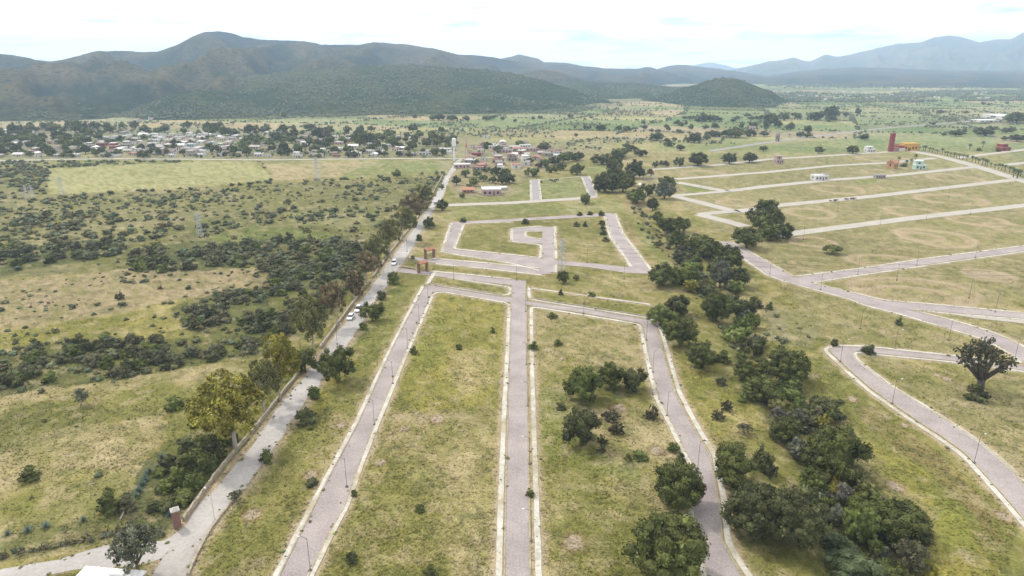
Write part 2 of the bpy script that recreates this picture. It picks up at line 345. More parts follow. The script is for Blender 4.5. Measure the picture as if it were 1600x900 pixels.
# ------------------------------------------------------------------ ground colour map: what grows where (soil and plant colour, not light)
K = 0.50
C = {k: lin(*v, K) for k, v in dict(
 olive=(158,149,90), green=(134,134,72), lush=(116,138,60), yellow=(178,168,80), straw=(196,178,138), pink=(194,172,142), bare=(196,176,152),
 pale=(172,170,122), fgreen=(142,158,104), fdeep=(120,146,92), ftan=(188,172,142), scrub=(108,112,76), dark=(92,100,62), brown=(160,132,100), grey=(160,152,134), fpale=(166,170,126), field=(186,182,128), plot=(164,154,112)).items()}
PATCH = [  # (outline, colour, strength, edge wander in pixels)
 ([(-260,168),(300,170),(700,172),(880,166),(965,156),(985,163),(900,176),(720,182),(400,187),(180,184),(-260,181)],'scrub',.8,2.5), ([(-60,176),(85,175),(95,183),(60,188),(-60,190)],'fgreen',.9,1.5), ([(-60,191),(100,188),(175,186),(185,190),(150,197),(60,201),(-60,202)],'ftan',.9,1.5),
 ([(100,183),(150,181),(160,184),(105,187)],'straw',.8,1), ([(150,196),(190,192),(185,203),(110,206)],'fgreen',.7,1),
 ([(270,196),(420,200),(470,205),(500,212),(430,214),(290,206)],'ftan',.75,2), ([(280,180),(400,178),(400,183),(300,184)],'fgreen',.6,1),
 ([(440,193),(560,196),(600,203),(520,205),(430,200)],'fpale',.8,1.5), ([(575,178),(640,177),(640,183),(570,185)],'straw',.7,1),
 ([(640,196),(690,194),(690,200),(630,201)],'fgreen',.8,1), ([(600,198),(640,197),(650,203),(600,204)],'ftan',.7,1), ([(700,200),(740,200),(740,207),(690,206)],'fpale',.7,1),
 ([(-60,200),(200,196),(330,203),(600,208),(720,214),(840,226),(920,240),(880,250),(720,246),(420,250),(180,249),(-60,252)],'grey',.45,2),
 ([(78,264),(180,258),(330,253),(395,253),(412,262),(428,282),(300,292),(180,298),(75,305)],'field',1.0,.8),
 ([(413,257),(570,253),(600,255),(560,264),(520,276),(430,282)],'straw',.95,1.5), ([(570,254),(713,250),(702,270),(640,273),(530,278)],'fgreen',.55,2),
 ([(-60,268),(60,262),(77,262),(74,305),(-60,310)],'scrub',.7,2),
 ([(-60,310),(75,306),(300,294),(560,280),(700,272),(670,330),(600,380),(540,420),(400,415),(200,420),(-60,440)],'scrub',.62,3),
 ([(320,370),(400,356),(470,358),(525,372),(510,384),(420,382),(330,377)],'lush',.55,4), ([(440,330),(560,330),(600,345),(560,360),(450,350)],'pale',.35,4),
 ([(-60,390),(60,384),(130,374),(205,384),(195,399),(110,410),(50,422),(-60,440)],'dark',.8,3), ([(200,402),(215,388),(290,380),(345,377),(405,385),(405,416),(330,422),(270,430),(210,425)],'dark',.8,3),
 ([(400,375),(480,371),(560,378),(590,397),(560,450),(520,500),(480,520),(430,540),(400,520),(400,440)],'dark',.75,4),
 ([(-60,446),(60,436),(200,418),(300,424),(430,418),(440,436),(360,462),(280,470),(200,492),(100,505),(-60,530)],'pink',.75,6),
 ([(-60,520),(100,500),(200,490),(280,470),(330,470),(280,520),(140,540),(40,560),(-60,600)],'yellow',.35,6),
 ([(-60,610),(-20,560),(40,540),(140,530),(250,530),(330,528),(420,518),(420,556),(300,575),(200,592),(100,607),(-60,630)],'dark',.8,4),
 ([(270,484),(330,460),(420,452),(430,520),(340,532),(278,512)],'dark',.8,4),
 ([(-60,640),(60,612),(200,594),(380,566),(370,590),(260,600),(100,622),(-60,660)],'straw',.6,6),
 ([(-60,662),(60,632),(160,632),(170,650),(80,690),(-60,720)],'dark',.5,8), ([(260,610),(330,600),(330,640),(280,665),(230,650)],'green',.5,8),
 ([(20,690),(130,660),(250,650),(270,690),(200,730),(90,740),(0,760),(-60,750)],'straw',.5,10), ([(-60,800),(90,760),(200,735),(240,760),(190,810),(90,840),(-60,880)],'green',.65,8),
 ([(180,790),(255,700),(300,670),(350,690),(370,700),(290,812),(230,850)],'dark',.75,6), ([(-60,850),(0,838),(130,815),(205,800),(270,815),(255,840),(160,850),(60,870),(-60,890)],'scrub',.6,3),
 ([(290,912),(340,820),(400,745),(470,650),(560,520),(640,430),(660,446),(600,552),(500,753),(424,912)],'olive',.35,5),
 ([(380,720),(440,660),(470,670),(430,760),(350,880),(320,880)],'green',.45,10), ([(540,520),(600,455),(640,450),(600,540),(560,580)],'lush',.35,10), ([(470,590),(530,560),(570,560),(530,620),(480,660)],'yellow',.5,10),
 ([(680,462),(790,478),(786,540),(780,640),(660,640),(620,600),(650,520)],'yellow',.45,12), ([(600,640),(785,640),(780,720),(600,720),(570,720)],'straw',.35,16), ([(640,500),(700,490),(690,560),(640,590)],'lush',.3,12),
 ([(550,760),(640,740),(760,760),(774,912),(490,912)],'green',.30,14), ([(700,545),(770,540),(780,600),(720,610)],'straw',.4,10),
 ([(838,482),(990,508),(1012,580),(1000,600),(900,560),(838,600)],'straw',.55,10), ([(838,600),(890,610),(900,690),(1010,720),(1010,760),(900,730),(842,720)],'lush',.45,10), ([(845,720),(980,740),(1020,800),(990,912),(846,912)],'green',.35,12),
 ([(920,640),(1030,640),(1060,720),(1000,730),(930,700)],'straw',.45,10), ([(876,500),(930,497),(940,507),(900,512)],'green',.5,3), ([(940,552),(1010,595),(940,640),(880,640),(890,612)],'dark',.35,6),
 ([(1040,520),(1120,560),(1160,620),(1190,680),(1110,690),(1060,600)],'yellow',.35,10), ([(1140,850),(1200,860),(1300,870),(1290,912),(1180,912)],'green',.5,8), ([(1110,700),(1150,690),(1250,850),(1150,860)],'dark',.5,8),
 ([(1090,430),(1180,440),(1230,520),(1180,540),(1120,500)],'straw',.45,8), ([(1190,480),(1280,500),(1270,540),(1200,530)],'grey',.45,8), ([(1150,480),(1200,560),(1280,640),(1350,740),(1440,840),(1460,912),(1290,912),(1240,740),(1180,640),(1130,540)],'dark',.6,8),
 ([(1350,690),(1420,720),(1520,840),(1560,912),(1450,912),(1430,800)],'yellow',.55,14), ([(1440,760),(1500,800),(1530,880),(1460,860)],'lush',.35,14), ([(1280,570),(1360,630),(1330,640),(1270,600)],'green',.35,8),
 ([(1330,640),(1350,636),(1420,676),(1470,720),(1530,790),(1575,850),(1560,850),(1500,790),(1440,730),(1390,690)],'brown',.55,6),
 ([(1230,445),(1330,470),(1480,515),(1590,565),(1480,553),(1300,538),(1240,500)],'plot',.6,6), ([(1345,556),(1480,567),(1660,590),(1660,790),(1600,750),(1500,665),(1400,605)],'plot',.75,8), ([(1440,480),(1660,505),(1660,560),(1600,540),(1500,500)],'plot',.6,5), ([(1395,560),(1500,570),(1530,600),(1440,600)],'yellow',.3,8),
 ([(1000,250),(1400,240),(1660,300),(1660,480),(1400,470),(1240,430),(1150,375),(1090,335),(1040,300)],'plot',.85,4),
 ([(1060,290),(1075,288),(1140,298),(1085,303)],'lush',.8,.8), ([(1330,282),(1370,279),(1385,284),(1345,288)],'lush',.6,1), ([(1590,272),(1660,270),(1660,285),(1600,282)],'lush',.7,1),
 ([(842,282),(908,278),(919,307),(846,313)],'fgreen',.65,1), ([(846,282),(800,288),(720,300),(700,318),(828,313)],'fgreen',.4,1), ([(920,262),(960,250),(950,270),(910,272)],'fgreen',.7,2), ([(700,324),(900,314),(960,312),(980,330),(800,338),(690,342)],'fgreen',.35,2),
 ([(680,250),(740,248),(850,248),(860,262),(800,292),(760,308),(712,310),(700,290)],'bare',.45,2), ([(985,262),(1015,262),(1030,280),(1040,296),(1010,292)],'grey',.7,1.5), ([(713,300),(748,306),(790,306),(820,297),(800,292),(720,290)],'bare',.6,2),
 ([(990,300),(1020,310),(1015,360),(980,330),(965,312)],'brown',.35,3), ([(960,345),(985,345),(1010,400),(1040,430),(1020,430),(985,385)],'brown',.3,3), ([(985,340),(1010,350),(1060,430),(1040,430)],'lush',.5,3),
 ([(1200,240),(1385,236),(1400,214),(1310,212),(1210,225)],'fdeep',.55,2), ([(1040,218),(1160,213),(1210,222),(1100,236),(1020,236)],'fgreen',.6,2), ([(1100,198),(1210,185),(1210,200),(1130,205)],'fdeep',.6,2), ([(1215,196),(1300,188),(1330,194),(1260,206),(1210,208)],'fdeep',.6,2),
 ([(930,215),(1020,212),(1040,218),(950,222)],'grey',.6,1.5), ([(840,222),(950,214),(960,225),(940,238),(870,236)],'grey',.35,2), ([(1210,222),(1270,215),(1380,203),(1390,208),(1290,220),(1200,226)],'ftan',.6,1),
 ([(1200,165),(1600,160),(1660,172),(1660,180),(1500,186),(1280,192),(1200,180)],'fpale',.6,2), ([(1340,196),(1480,186),(1600,178),(1660,176),(1660,183),(1500,193),(1370,203)],'grey',.45,1), ([(1410,212),(1560,200),(1660,198),(1660,212),(1450,232),(1400,230)],'fgreen',.5,2),
 ([(1450,200),(1580,190),(1600,194),(1500,204)],'ftan',.5,2), ([(930,152),(1050,152),(1060,158),(1000,168),(920,170)],'ftan',.4,2),
]
PITS = [(898,848,1.35),(393,805,1.1),(1026,704,1.1),(1400,760,1.15),(1570,808,1.1),(1464,586,.8),(1480,592,1.0),(1332,624,1.0),(968,638,1.3),(594,723,.9),(487,743,1.0),(532,665,.9),(630,671,.8),(683,655,1.2),(1413,664,.7),(637,668,.5),(878,560,.6)]
RINGS = [(1462,371,50,12.5),(1440,370,30,6),(1266,333,35,7.5),(1485,311,48,7.5),(1425,331,38,7),(1530,345,40,7),(1430,456,90,21),(1420,463,70,14),(1310,296,36,6.5),(1490,278,36,5.5),(1545,430,33,8),(1270,378,32,7),(1380,407,55,8),(1100,272,34,5.5),(1150,317,28,5),(1380,248,36,4),(1575,355,30,6),(1370,268,22,3)]
MOUND = (1547,430)

def ground_colour(x, y):
    u, v, d = proj(x, y); u = np.where(d > 5, u, -9999.0)
    r = np.hypot(x, y); far = sstep(500, 1100, r)
    n1 = fbm(x / 55, y / 55, 3, 4); n2 = fbm(x / 13, y / 13, 9, 4); n3 = fbm(x / 3.2, y / 3.2, 21, 3); n4 = fbm(x / 230, y / 230, 31, 4)
    n5 = fbm(x / 1.1, y / 1.1, 27, 2)
    def mixc(a, c, w): return a + (c - a) * w[..., None]
    c = np.broadcast_to(C['olive'], (*x.shape, 3)).copy()
    c = mixc(c, C['straw'], 0.75 * sstep(.48, .72, n1 * .5 + n2 * .5)); c = mixc(c, C['green'], 0.75 * sstep(.55, .34, n1 * .4 + n2 * .6))
    # far strip fields
    a = 0.32; px = x * math.cos(a) - y * math.sin(a) + 40 * n4; py = x * math.sin(a) + y * math.cos(a) + 60 * n4
    cx = np.floor(px / 150 + 0.35 * np.sin(py / 300)); cy = np.floor(py / 110); hsh = _h(cx.astype(np.int64), cy.astype(np.int64), 77)
    fc = np.array([C['fpale'], C['fgreen'], C['field'], C['ftan'], C['fdeep'], C['scrub'], C['fgreen'], C['straw']])[np.minimum((hsh * 8).astype(int), 7)]
    fc = mixc(fc, C['scrub'], 0.4 * sstep(.5, .68, fbm(x / 120, y / 120, 55, 4)))
    c = c * (1 - far[..., None]) + fc * far[..., None]
    uw = (fbm(x / 9, y / 9, 41, 3) - .5) * 2 + (fbm(x / 30, y / 30, 45, 3) - .5) * 2; vw = (fbm(x / 9, y / 9, 43, 3) - .5) * 2 + (fbm(x / 30, y / 30, 47, 3) - .5) * 2
    for poly, cn, w, wand in PATCH:
        m = pip(poly, u + uw * wand * 2.0, v + vw * wand * 0.9)
        if m.any():
            ww = w * (0.55 + 0.9 * (n2[m] - .2)); c[m] = mixc(c[m], C[cn], np.clip(ww, 0, 1))
    # small scale unevenness of the sward: clumps, dry streaks, green flushes
    c = mixc(c, C['straw'], 0.5 * sstep(.56, .74, n3)); c = mixc(c, C['dark'], 0.46 * sstep(.45, .28, n3 * .7 + n5 * .3))
    streak = fbm((x * .8 + y * .6) / 2.2, (y * .8 - x * .6) / 9, 61, 3)
    c = mixc(c, C['green'], 0.45 * sstep(.52, .68, streak)); c = mixc(c, C['bare'], 0.30 * sstep(.70, .82, fbm(x / 6, y / 6, 71, 4)))
    c *= (0.87 + 0.26 * n5)[..., None] * (0.9 + 0.2 * n1)[..., None]
    for cu, cv, pr in PITS:
        g = gp(cu, cv); dd = np.hypot(x - g[0], (y - g[1]) * .8) / (1.25 * pr) + (n5 - .5) * .5; c = mixc(c, C['bare'], 0.95 * sstep(1.15, .8, dd)); c = mixc(c, C['brown'], .6 * sstep(.35, 0, np.abs(dd - 1.3)))
    for cu, cv, au, av in RINGS:
        g = gp(cu, cv); s = scale_at(cv); rx = au * s; ry = np.hypot(*(gp(cu, cv - av) - gp(cu, cv + av))) / 2
        ang = np.arctan2((y - g[1]) / ry, (x - g[0]) / rx)
        dd = np.hypot((x - g[0]) / rx, (y - g[1]) / ry) + (n2 - .5) * .12 + .05 * np.sin(ang * 3 + cu)
        th = max(1.0, 20 / ry); on = sstep(.15, .40, fbm(np.cos(ang) * 2 + cu, np.sin(ang) * 2, 81, 3))
        c = mixc(c, C['bare'], .95 * on * sstep(.12 * th, .02, np.abs(dd - 1))); c = mixc(c, C['brown'], .85 * on * sstep(.09 * th, .0, np.abs(dd - .86))); c = mixc(c, C['straw'], .6 * on * sstep(.3, .1, np.abs(dd - .9)))
    g = gp(*MOUND); dd = np.hypot((x - g[0]) / 9, (y - g[1]) / 7) + (n2 - .5) * .3; c = mixc(c, C['ftan'], .95 * sstep(1.1, .8, dd))
    # trodden tan verges beside kerbs and the dusty sides of the unpaved road
    near = (r < 420) & (np.abs(x) < 0.9 * y + 40)
    xn, yn = x[near], y[near]; dv_ = np.full(xn.shape, 99.0)
    for P in WG:
        q = (xn > P[:, 0].min() - 6) & (xn < P[:, 0].max() + 6) & (yn > P[:, 1].min() - 6) & (yn < P[:, 1].max() + 6)
        if q.any(): dv_[q] = np.minimum(dv_[q], dist_poly(P, xn[q], yn[q]))
    P = RG['main_road'][1]; P = np.concatenate([P, P[:1]]); dv_ = np.minimum(dv_, dist_poly(P, xn, yn) * .9)
    cn_ = c[near]; cn_ = mixc(cn_, C['straw'], .75 * sstep(2.6, .9, dv_ + (n3[near] - .5) * 2.4)); cn_ = mixc(cn_, C['bare'], .5 * sstep(1.7, .9, dv_ + (n3[near] - .5) * 1.6)); c[near] = cn_
    return np.clip(c, 0.004, .8)

# ------------------------------------------------------------------ ground sheet: fine towards the view, coarse elsewhere, out past the horizon
vv = np.concatenate([np.array([3000, 1800, 1350, 1150, 1050, 990, 955]), np.linspace(935, 235, 460), np.linspace(234, 112, 150)])
_, dy_, dz_ = ray(800, vv[vv > 0]); rad = np.concatenate([[0.5], CAMH * dy_ / -dz_])
rad = np.concatenate([rad[rad > 0], [15000]]); rad = np.sort(rad[rad <= 15000])
az = np.concatenate([np.linspace(-180, -48, 24)[:-1], np.linspace(-48, 48, 640), np.linspace(48, 180, 24)[1:]]) * math.pi / 180
az = az[:-1]
RR, AA = np.meshgrid(rad, az, indexing='ij'); gx = RR * np.sin(AA); gy = RR * np.cos(AA)
nr, na = RR.shape; idx = np.arange(nr * na).reshape(nr, na)
q = np.stack([idx[:-1], np.roll(idx, -1, 1)[:-1], np.roll(idx, -1, 1)[1:], idx[1:]], -1).reshape(-1, 4)
gcol = ground_colour(gx.ravel(), gy.ravel())
gzv = gz(gx.ravel(), gy.ravel())
Vg = np.c_[gx.ravel(), gy.ravel(), gzv]
M_ground = surf('meadow_ground', (1, 1, 1), var=.16, scale=.22, rough=1.0, attr=True, coord='World', fine=(2.6, .30), bump=.55, bscale=1.3, spec=.05)
tag(obj('ground', np_mesh('ground', Vg, [q[:, ::-1]], col=gcol), M_ground), kind='structure')

# ------------------------------------------------------------------ streets
M_paver = surf('mauve_stone_paving', lin(189,176,171, K), var=.20, scale=.11, rough=.9, coord='World', fine=(2.4, .17), bump=.3, bscale=6, tint=lin(190,178,174, K))
M_dirt = surf('pale_road_surface', lin(208,201,194, K), var=.16, scale=.09, rough=.95, coord='World', fine=(1.4, .10), bump=.2, bscale=3, tint=lin(190,183,174, K))
M_grey = surf('grey_lane_surface', lin(178,172,172, K), var=.08, scale=.2, coord='World', fine=(3, .1))
M_pale = surf('pale_lane_surface', lin(206,198,184, K), var=.10, scale=.1, coord='World', fine=(1.5, .12))
M_walk = surf('pale_concrete_pavement', lin(226,220,206, K), var=.20, scale=.28, rough=.9, coord='World', fine=(1.6, .16), bump=.2, tint=lin(196,184,156, K))
M_kerb = surf('kerb_concrete', lin(190,176,146, K), var=.25, scale=.5, coord='World', fine=(2, .15))
RM = {'paver': M_paver, 'dirt': M_dirt, 'grey': M_grey, 'pale': M_pale}
def inside_other(x, y, me_):
    m = np.zeros(x.shape, bool)
    for k, (t, p) in RG.items():
        if k != me_: m |= pip(p, x, y)
    return m
from mathutils.geometry import tessellate_polygon
for i, (k, (t, p)) in enumerate(RG.items()):
    z = 0.030 + 0.004 * i
    P = dense(np.concatenate([p, p[:1]]), 6.0)[:-1]
    if t == 'dirt':
        P = P + (np.stack([fbm(P[:, 0] / 4, P[:, 1] / 4, 5, 3), fbm(P[:, 0] / 4, P[:, 1] / 4, 6, 3)], -1) - .5) * 2.4
    tri = tessellate_polygon([[Vector((a, b, 0)) for a, b in P]])
    Vr = np.c_[P, np.full(len(P), z)]
    F = []
    for a, b, c_ in tri:
        if (P[b][0] - P[a][0]) * (P[c_][1] - P[a][1]) - (P[b][1] - P[a][1]) * (P[c_][0] - P[a][0]) < 0: b, c_ = c_, b
        F.append((a, b, c_))
    tag(obj(k, np_mesh(k, Vr, [np.array(F)]), RM[t]), kind='structure')
    if t != 'paver' and t != 'grey': continue
    Q = dense(np.concatenate([p, p[:1]]), 3.0); mid = (Q[:-1] + Q[1:]) / 2; dd = Q[1:] - Q[:-1]; dd /= np.linalg.norm(dd, axis=1)[:, None] + 1e-9
    nn = np.stack([-dd[:, 1], dd[:, 0]], -1); s_in = pip(p, mid[:, 0] + nn[:, 0] * .3, mid[:, 1] + nn[:, 1] * .3); out = np.where(s_in[:, None], -nn, nn)
    free = ~(inside_other(*(mid + out * .5).T, k) | inside_other(*(mid - out * .3).T, k))
    j = 0
    while j < len(free):
        if not free[j]: j += 1; continue
        e = j
        while e < len(free) and free[e]: e += 1
        if e - j >= 2:
            tag(obj('kerb', ribbon_mesh('kerb', Q[j:e + 1], .30, -.05, .15 + .002 * (i % 5)), M_kerb), kind='structure')
        j = e
for i, P in enumerate(WG):
    tag(obj('pavement', ribbon_mesh('pavement', dense(P, 2.5), 1.15 if i < 6 or i > 24 else 1.6, -.05, .13 + .003 * (i % 7), jit=.14), M_walk), kind='structure')
for i, (k, P, w) in enumerate(LG):
    tag(obj(k, ribbon_mesh(k, dense(P, 8), w * .85, -.1, .10 + .005 * i, jit=.5), M_pale if k != 'highway' else M_grey), kind='structure')

# ------------------------------------------------------------------ mountains: ridge lines by bearing, at their own distances
def interp(pts, u): p = np.array(pts, float); return np.interp(u, p[:, 0], p[:, 1])
def mountain(name, ridge, base, dist_b, dist_r, mat, step=3.0, nt=44, seed=1, spur=.30, back=1.5, p=1.15, rough=1.0):
    us = np.arange(ridge[0][0], ridge[-1][0] + step, step); t = np.linspace(0, back, nt)
    rv = interp(ridge, us) + (fbm(us / 14, us * 0, seed, 3) - .5) * 2.2 * rough
    db = np.array([interp(dist_b, u) for u in us]) if hasattr(dist_b, '__len__') else np.full(len(us), float(dist_b))
    dr = np.array([interp(dist_r, u) for u in us]) if hasattr(dist_r, '__len__') else np.full(len(us), float(dist_r))
    dx, dy, dz = ray(us, rv); hz = np.hypot(dx, dy); H = CAMH + dz / hz * dr
    sa, ca = dx / hz, dy / hz
    T, U = np.meshgrid(t, us, indexing='ij'); DB, DR, HH = [np.broadcast_to(a, T.shape) for a in (db, dr, H)]
    D = DB + (DR - DB) * T
    prof = np.where(T <= 1, np.clip(T, 0, 1) ** p, np.clip(1 - (T - 1) / (back - 1), 0, 1) ** 1.3)
    az_m = U / FPX * DR.mean(); wob = 260 * (fbm(az_m / 500, D / 500, seed + 5, 3) - .5)
    rdg = 1 - np.abs(2 * fbm((az_m + wob) / 330, D / 900, seed + 9, 3, .35) - 1); rdg2 = 1 - np.abs(2 * fbm((az_m + wob) / 120, D / 260, seed + 19, 3) - 1)
    env = np.clip(T, 0, 1) * np.clip(1 - T, 0, 1) * 4
    Z = HH * prof + spur * env * HH.mean() * ((rdg - .72) * 1.5 + (rdg2 - .7) * .22) + (fbm(az_m / 40, D / 40, seed + 31, 3) - .5) * HH.mean() * .035 * (env + .1)
    Z = np.where(T < 1, np.minimum(Z, CAMH + (HH - CAMH) * D / DR - 1.0 - 10 * np.clip(1 - T, 0, 1)), Z)      # spurs stay below the crest line
    edge = np.minimum(1, np.minimum((U - us[0]) / 12, (us[-1] - U) / 12)); Z = Z * np.clip(edge, 0, 1) - 1.5 * (T <= 0) - 6 * (T >= back) - 1.5
    X = D * sa[None]; Y = D * ca[None]
    n0, n1_ = T.shape; ix = np.arange(n0 * n1_).reshape(n0, n1_)
    q = np.stack([ix[:-1, :-1], ix[:-1, 1:], ix[1:, 1:], ix[1:, :-1]], -1).reshape(-1, 4)
    dry = np.clip(.5 + 1.6 * (rdg - .74) + 1.1 * (rdg2 - .72) + .5 * (T - .5), 0, 1); o = obj(name, np_mesh(name, np.c_[X.ravel(), Y.ravel(), Z.ravel()], [q], smooth=True, col=np.repeat(dry.ravel()[:, None], 3, 1)), mat); tag(o, kind='structure')  # drier brown crests, darker gullies: also paints relief shading into the plant colour
    return X, Y, Z, T
def veg_mat(name, a, b, c_, s1=.006, s2=.035):
    m, nt, n, l, bs = new_mat(name); bs.inputs['Roughness'].default_value = 1; bs.inputs['Specular IOR Level'].default_value = 0.0
    g = n.new('ShaderNodeNewGeometry')
    def nzt(sc, det=6):
        t = n.new('ShaderNodeTexNoise'); t.inputs['Scale'].default_value = sc; t.inputs['Detail'].default_value = det; t.inputs['Roughness'].default_value = .65; l.new(g.outputs['Position'], t.inputs['Vector']); return t
    t1, t2, t3 = nzt(s1), nzt(s2), nzt(.09, 4)
    def mix(fac, x, y, lo, hi):
        r = n.new('ShaderNodeMapRange'); r.inputs['From Min'].default_value = lo; r.inputs['From Max'].default_value = hi; l.new(fac, r.inputs['Value'])
        k = n.new('ShaderNodeMix'); k.data_type = 'RGBA'; l.new(r.outputs[0], k.inputs[0])
        for s_, v_ in ((6, x), (7, y)):
            if hasattr(v_, 'default_value'): l.new(v_, k.inputs[s_])
            else: k.inputs[s_].default_value = (*[float(z) for z in v_], 1)
        return k.outputs[2]
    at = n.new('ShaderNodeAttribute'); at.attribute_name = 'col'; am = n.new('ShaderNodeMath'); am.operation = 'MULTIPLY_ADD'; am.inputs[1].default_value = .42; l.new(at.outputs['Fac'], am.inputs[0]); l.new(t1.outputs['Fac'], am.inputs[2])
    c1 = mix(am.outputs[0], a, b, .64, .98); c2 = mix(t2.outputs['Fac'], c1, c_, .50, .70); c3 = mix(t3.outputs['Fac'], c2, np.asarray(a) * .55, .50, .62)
    l.new(c3, bs.inputs['Base Color'])
    bp = n.new('ShaderNodeBump'); bp.inputs['Strength'].default_value = .8; bp.inputs['Distance'].default_value = 6; l.new(t2.outputs['Fac'], bp.inputs['Height']); l.new(bp.outputs[0], bs.inputs['Normal'])
    return m
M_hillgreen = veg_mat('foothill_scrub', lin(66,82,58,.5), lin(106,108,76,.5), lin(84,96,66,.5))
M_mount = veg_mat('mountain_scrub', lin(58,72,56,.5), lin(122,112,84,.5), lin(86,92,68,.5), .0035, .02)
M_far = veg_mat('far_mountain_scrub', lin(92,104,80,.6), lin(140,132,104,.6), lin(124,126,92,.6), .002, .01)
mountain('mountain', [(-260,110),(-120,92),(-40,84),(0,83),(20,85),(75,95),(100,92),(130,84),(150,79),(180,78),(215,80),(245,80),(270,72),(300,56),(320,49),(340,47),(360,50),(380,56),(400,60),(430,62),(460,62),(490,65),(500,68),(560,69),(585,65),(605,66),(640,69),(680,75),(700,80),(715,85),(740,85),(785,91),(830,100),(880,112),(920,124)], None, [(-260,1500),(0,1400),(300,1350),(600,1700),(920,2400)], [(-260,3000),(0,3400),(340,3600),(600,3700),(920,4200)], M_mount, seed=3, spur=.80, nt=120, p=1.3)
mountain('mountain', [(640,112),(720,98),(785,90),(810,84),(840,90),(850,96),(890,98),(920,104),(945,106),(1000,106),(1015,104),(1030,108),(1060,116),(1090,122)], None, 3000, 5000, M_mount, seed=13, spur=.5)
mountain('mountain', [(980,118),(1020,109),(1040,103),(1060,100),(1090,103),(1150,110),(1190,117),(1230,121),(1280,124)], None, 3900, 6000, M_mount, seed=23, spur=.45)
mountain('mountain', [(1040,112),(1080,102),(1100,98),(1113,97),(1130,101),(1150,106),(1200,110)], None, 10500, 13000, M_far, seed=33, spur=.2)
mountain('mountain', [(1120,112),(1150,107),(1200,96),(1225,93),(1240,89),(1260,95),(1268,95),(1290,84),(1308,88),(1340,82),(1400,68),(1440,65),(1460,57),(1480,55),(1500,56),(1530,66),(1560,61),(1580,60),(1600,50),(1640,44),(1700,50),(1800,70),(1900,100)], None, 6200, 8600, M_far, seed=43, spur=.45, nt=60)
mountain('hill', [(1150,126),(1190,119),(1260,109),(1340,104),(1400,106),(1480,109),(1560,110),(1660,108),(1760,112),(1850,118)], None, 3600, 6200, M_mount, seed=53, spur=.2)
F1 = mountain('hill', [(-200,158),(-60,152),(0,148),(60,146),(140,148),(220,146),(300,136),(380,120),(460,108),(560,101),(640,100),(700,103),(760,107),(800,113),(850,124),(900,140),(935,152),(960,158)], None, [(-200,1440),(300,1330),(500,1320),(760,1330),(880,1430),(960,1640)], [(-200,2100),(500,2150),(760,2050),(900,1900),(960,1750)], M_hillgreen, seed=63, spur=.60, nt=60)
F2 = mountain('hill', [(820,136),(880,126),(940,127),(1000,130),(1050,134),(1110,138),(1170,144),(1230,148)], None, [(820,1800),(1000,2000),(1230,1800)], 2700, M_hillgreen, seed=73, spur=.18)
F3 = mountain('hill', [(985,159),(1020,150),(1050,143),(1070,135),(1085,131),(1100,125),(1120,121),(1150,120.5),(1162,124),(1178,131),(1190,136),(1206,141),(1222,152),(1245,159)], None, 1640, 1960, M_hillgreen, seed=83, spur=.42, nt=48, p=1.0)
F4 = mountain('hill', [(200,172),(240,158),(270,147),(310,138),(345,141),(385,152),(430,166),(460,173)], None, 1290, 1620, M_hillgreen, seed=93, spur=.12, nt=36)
# ------------------------------------------------------------------ foliage building blocks
ICO_V = np.array([(0,0,1)] + [(.894*math.cos(i*1.2566), .894*math.sin(i*1.2566), .447) for i in range(5)] + [(.894*math.cos(i*1.2566+.628), .894*math.sin(i*1.2566+.628), -.447) for i in range(5)] + [(0,0,-1)])
ICO_F = np.array([(0,i+1,(i+1)%5+1) for i in range(5)] + [(i+1,i+6,(i+1)%5+1) for i in range(5)] + [((i+1)%5+1,i+6,(i+1)%5+6) for i in range(5)] + [(i+6,11,(i+1)%5+6) for i in range(5)])
OCT_V = np.array([(1,0,0),(0,1,0),(-1,0,0),(0,-1,0),(0,0,1),(0,0,-.5)], float)
OCT_F = np.array([(0,1,4),(1,2,4),(2,3,4),(3,0,4),(1,0,5),(2,1,5),(3,2,5),(0,3,5)])
def unit(v): return v / (np.linalg.norm(v, axis=-1, keepdims=True) + 1e-9)
def fib(n, zmin=-.8):
    i = np.arange(n) + .5; z = 1 - (1 - zmin) * i / n; a = i * 2.39996; s = np.sqrt(1 - z * z)
    return np.stack([s * np.cos(a), s * np.sin(a), z], -1)
def leaves(rg, cen, rad, out, n, size, tone, droop=.8, spread=.95):
    """n leaf sprays over each clump (cen, rad); returns verts, quads, colours"""
    m = len(cen); d = unit(rg.normal(size=(m, n, 3)) + out[:, None] * spread)
    p = cen[:, None] + d * (rad[:, None, None] * (0.74 + .52 * rg.random((m, n, 1)) ** 1.3)) * np.array([1, 1, droop])
    nm = unit(d + .75 * rg.normal(size=d.shape)); a = unit(np.cross(nm, rg.normal(size=d.shape))); b = np.cross(nm, a)
    s = size * (0.55 + .9 * rg.random((m, n, 1))); t = (tone[:, None] * (.78 + .44 * rg.random((m, n))))
    p, a, b, s, t = p.reshape(-1, 3), a.reshape(-1, 3), b.reshape(-1, 3), s.reshape(-1, 1), t.ravel()
    V = np.stack([p - a * s * .5, p + b * s * .38, p + a * s * .62, p - b * s * .38], 1).reshape(-1, 3)
    F = np.arange(len(V)).reshape(-1, 4); hue = rg.random(len(p)) - .5
    c = np.stack([t * (1 + .22 * hue), t, t * (1 - .25 * hue)], -1)
    return V, F, np.repeat(c, 4, 0)
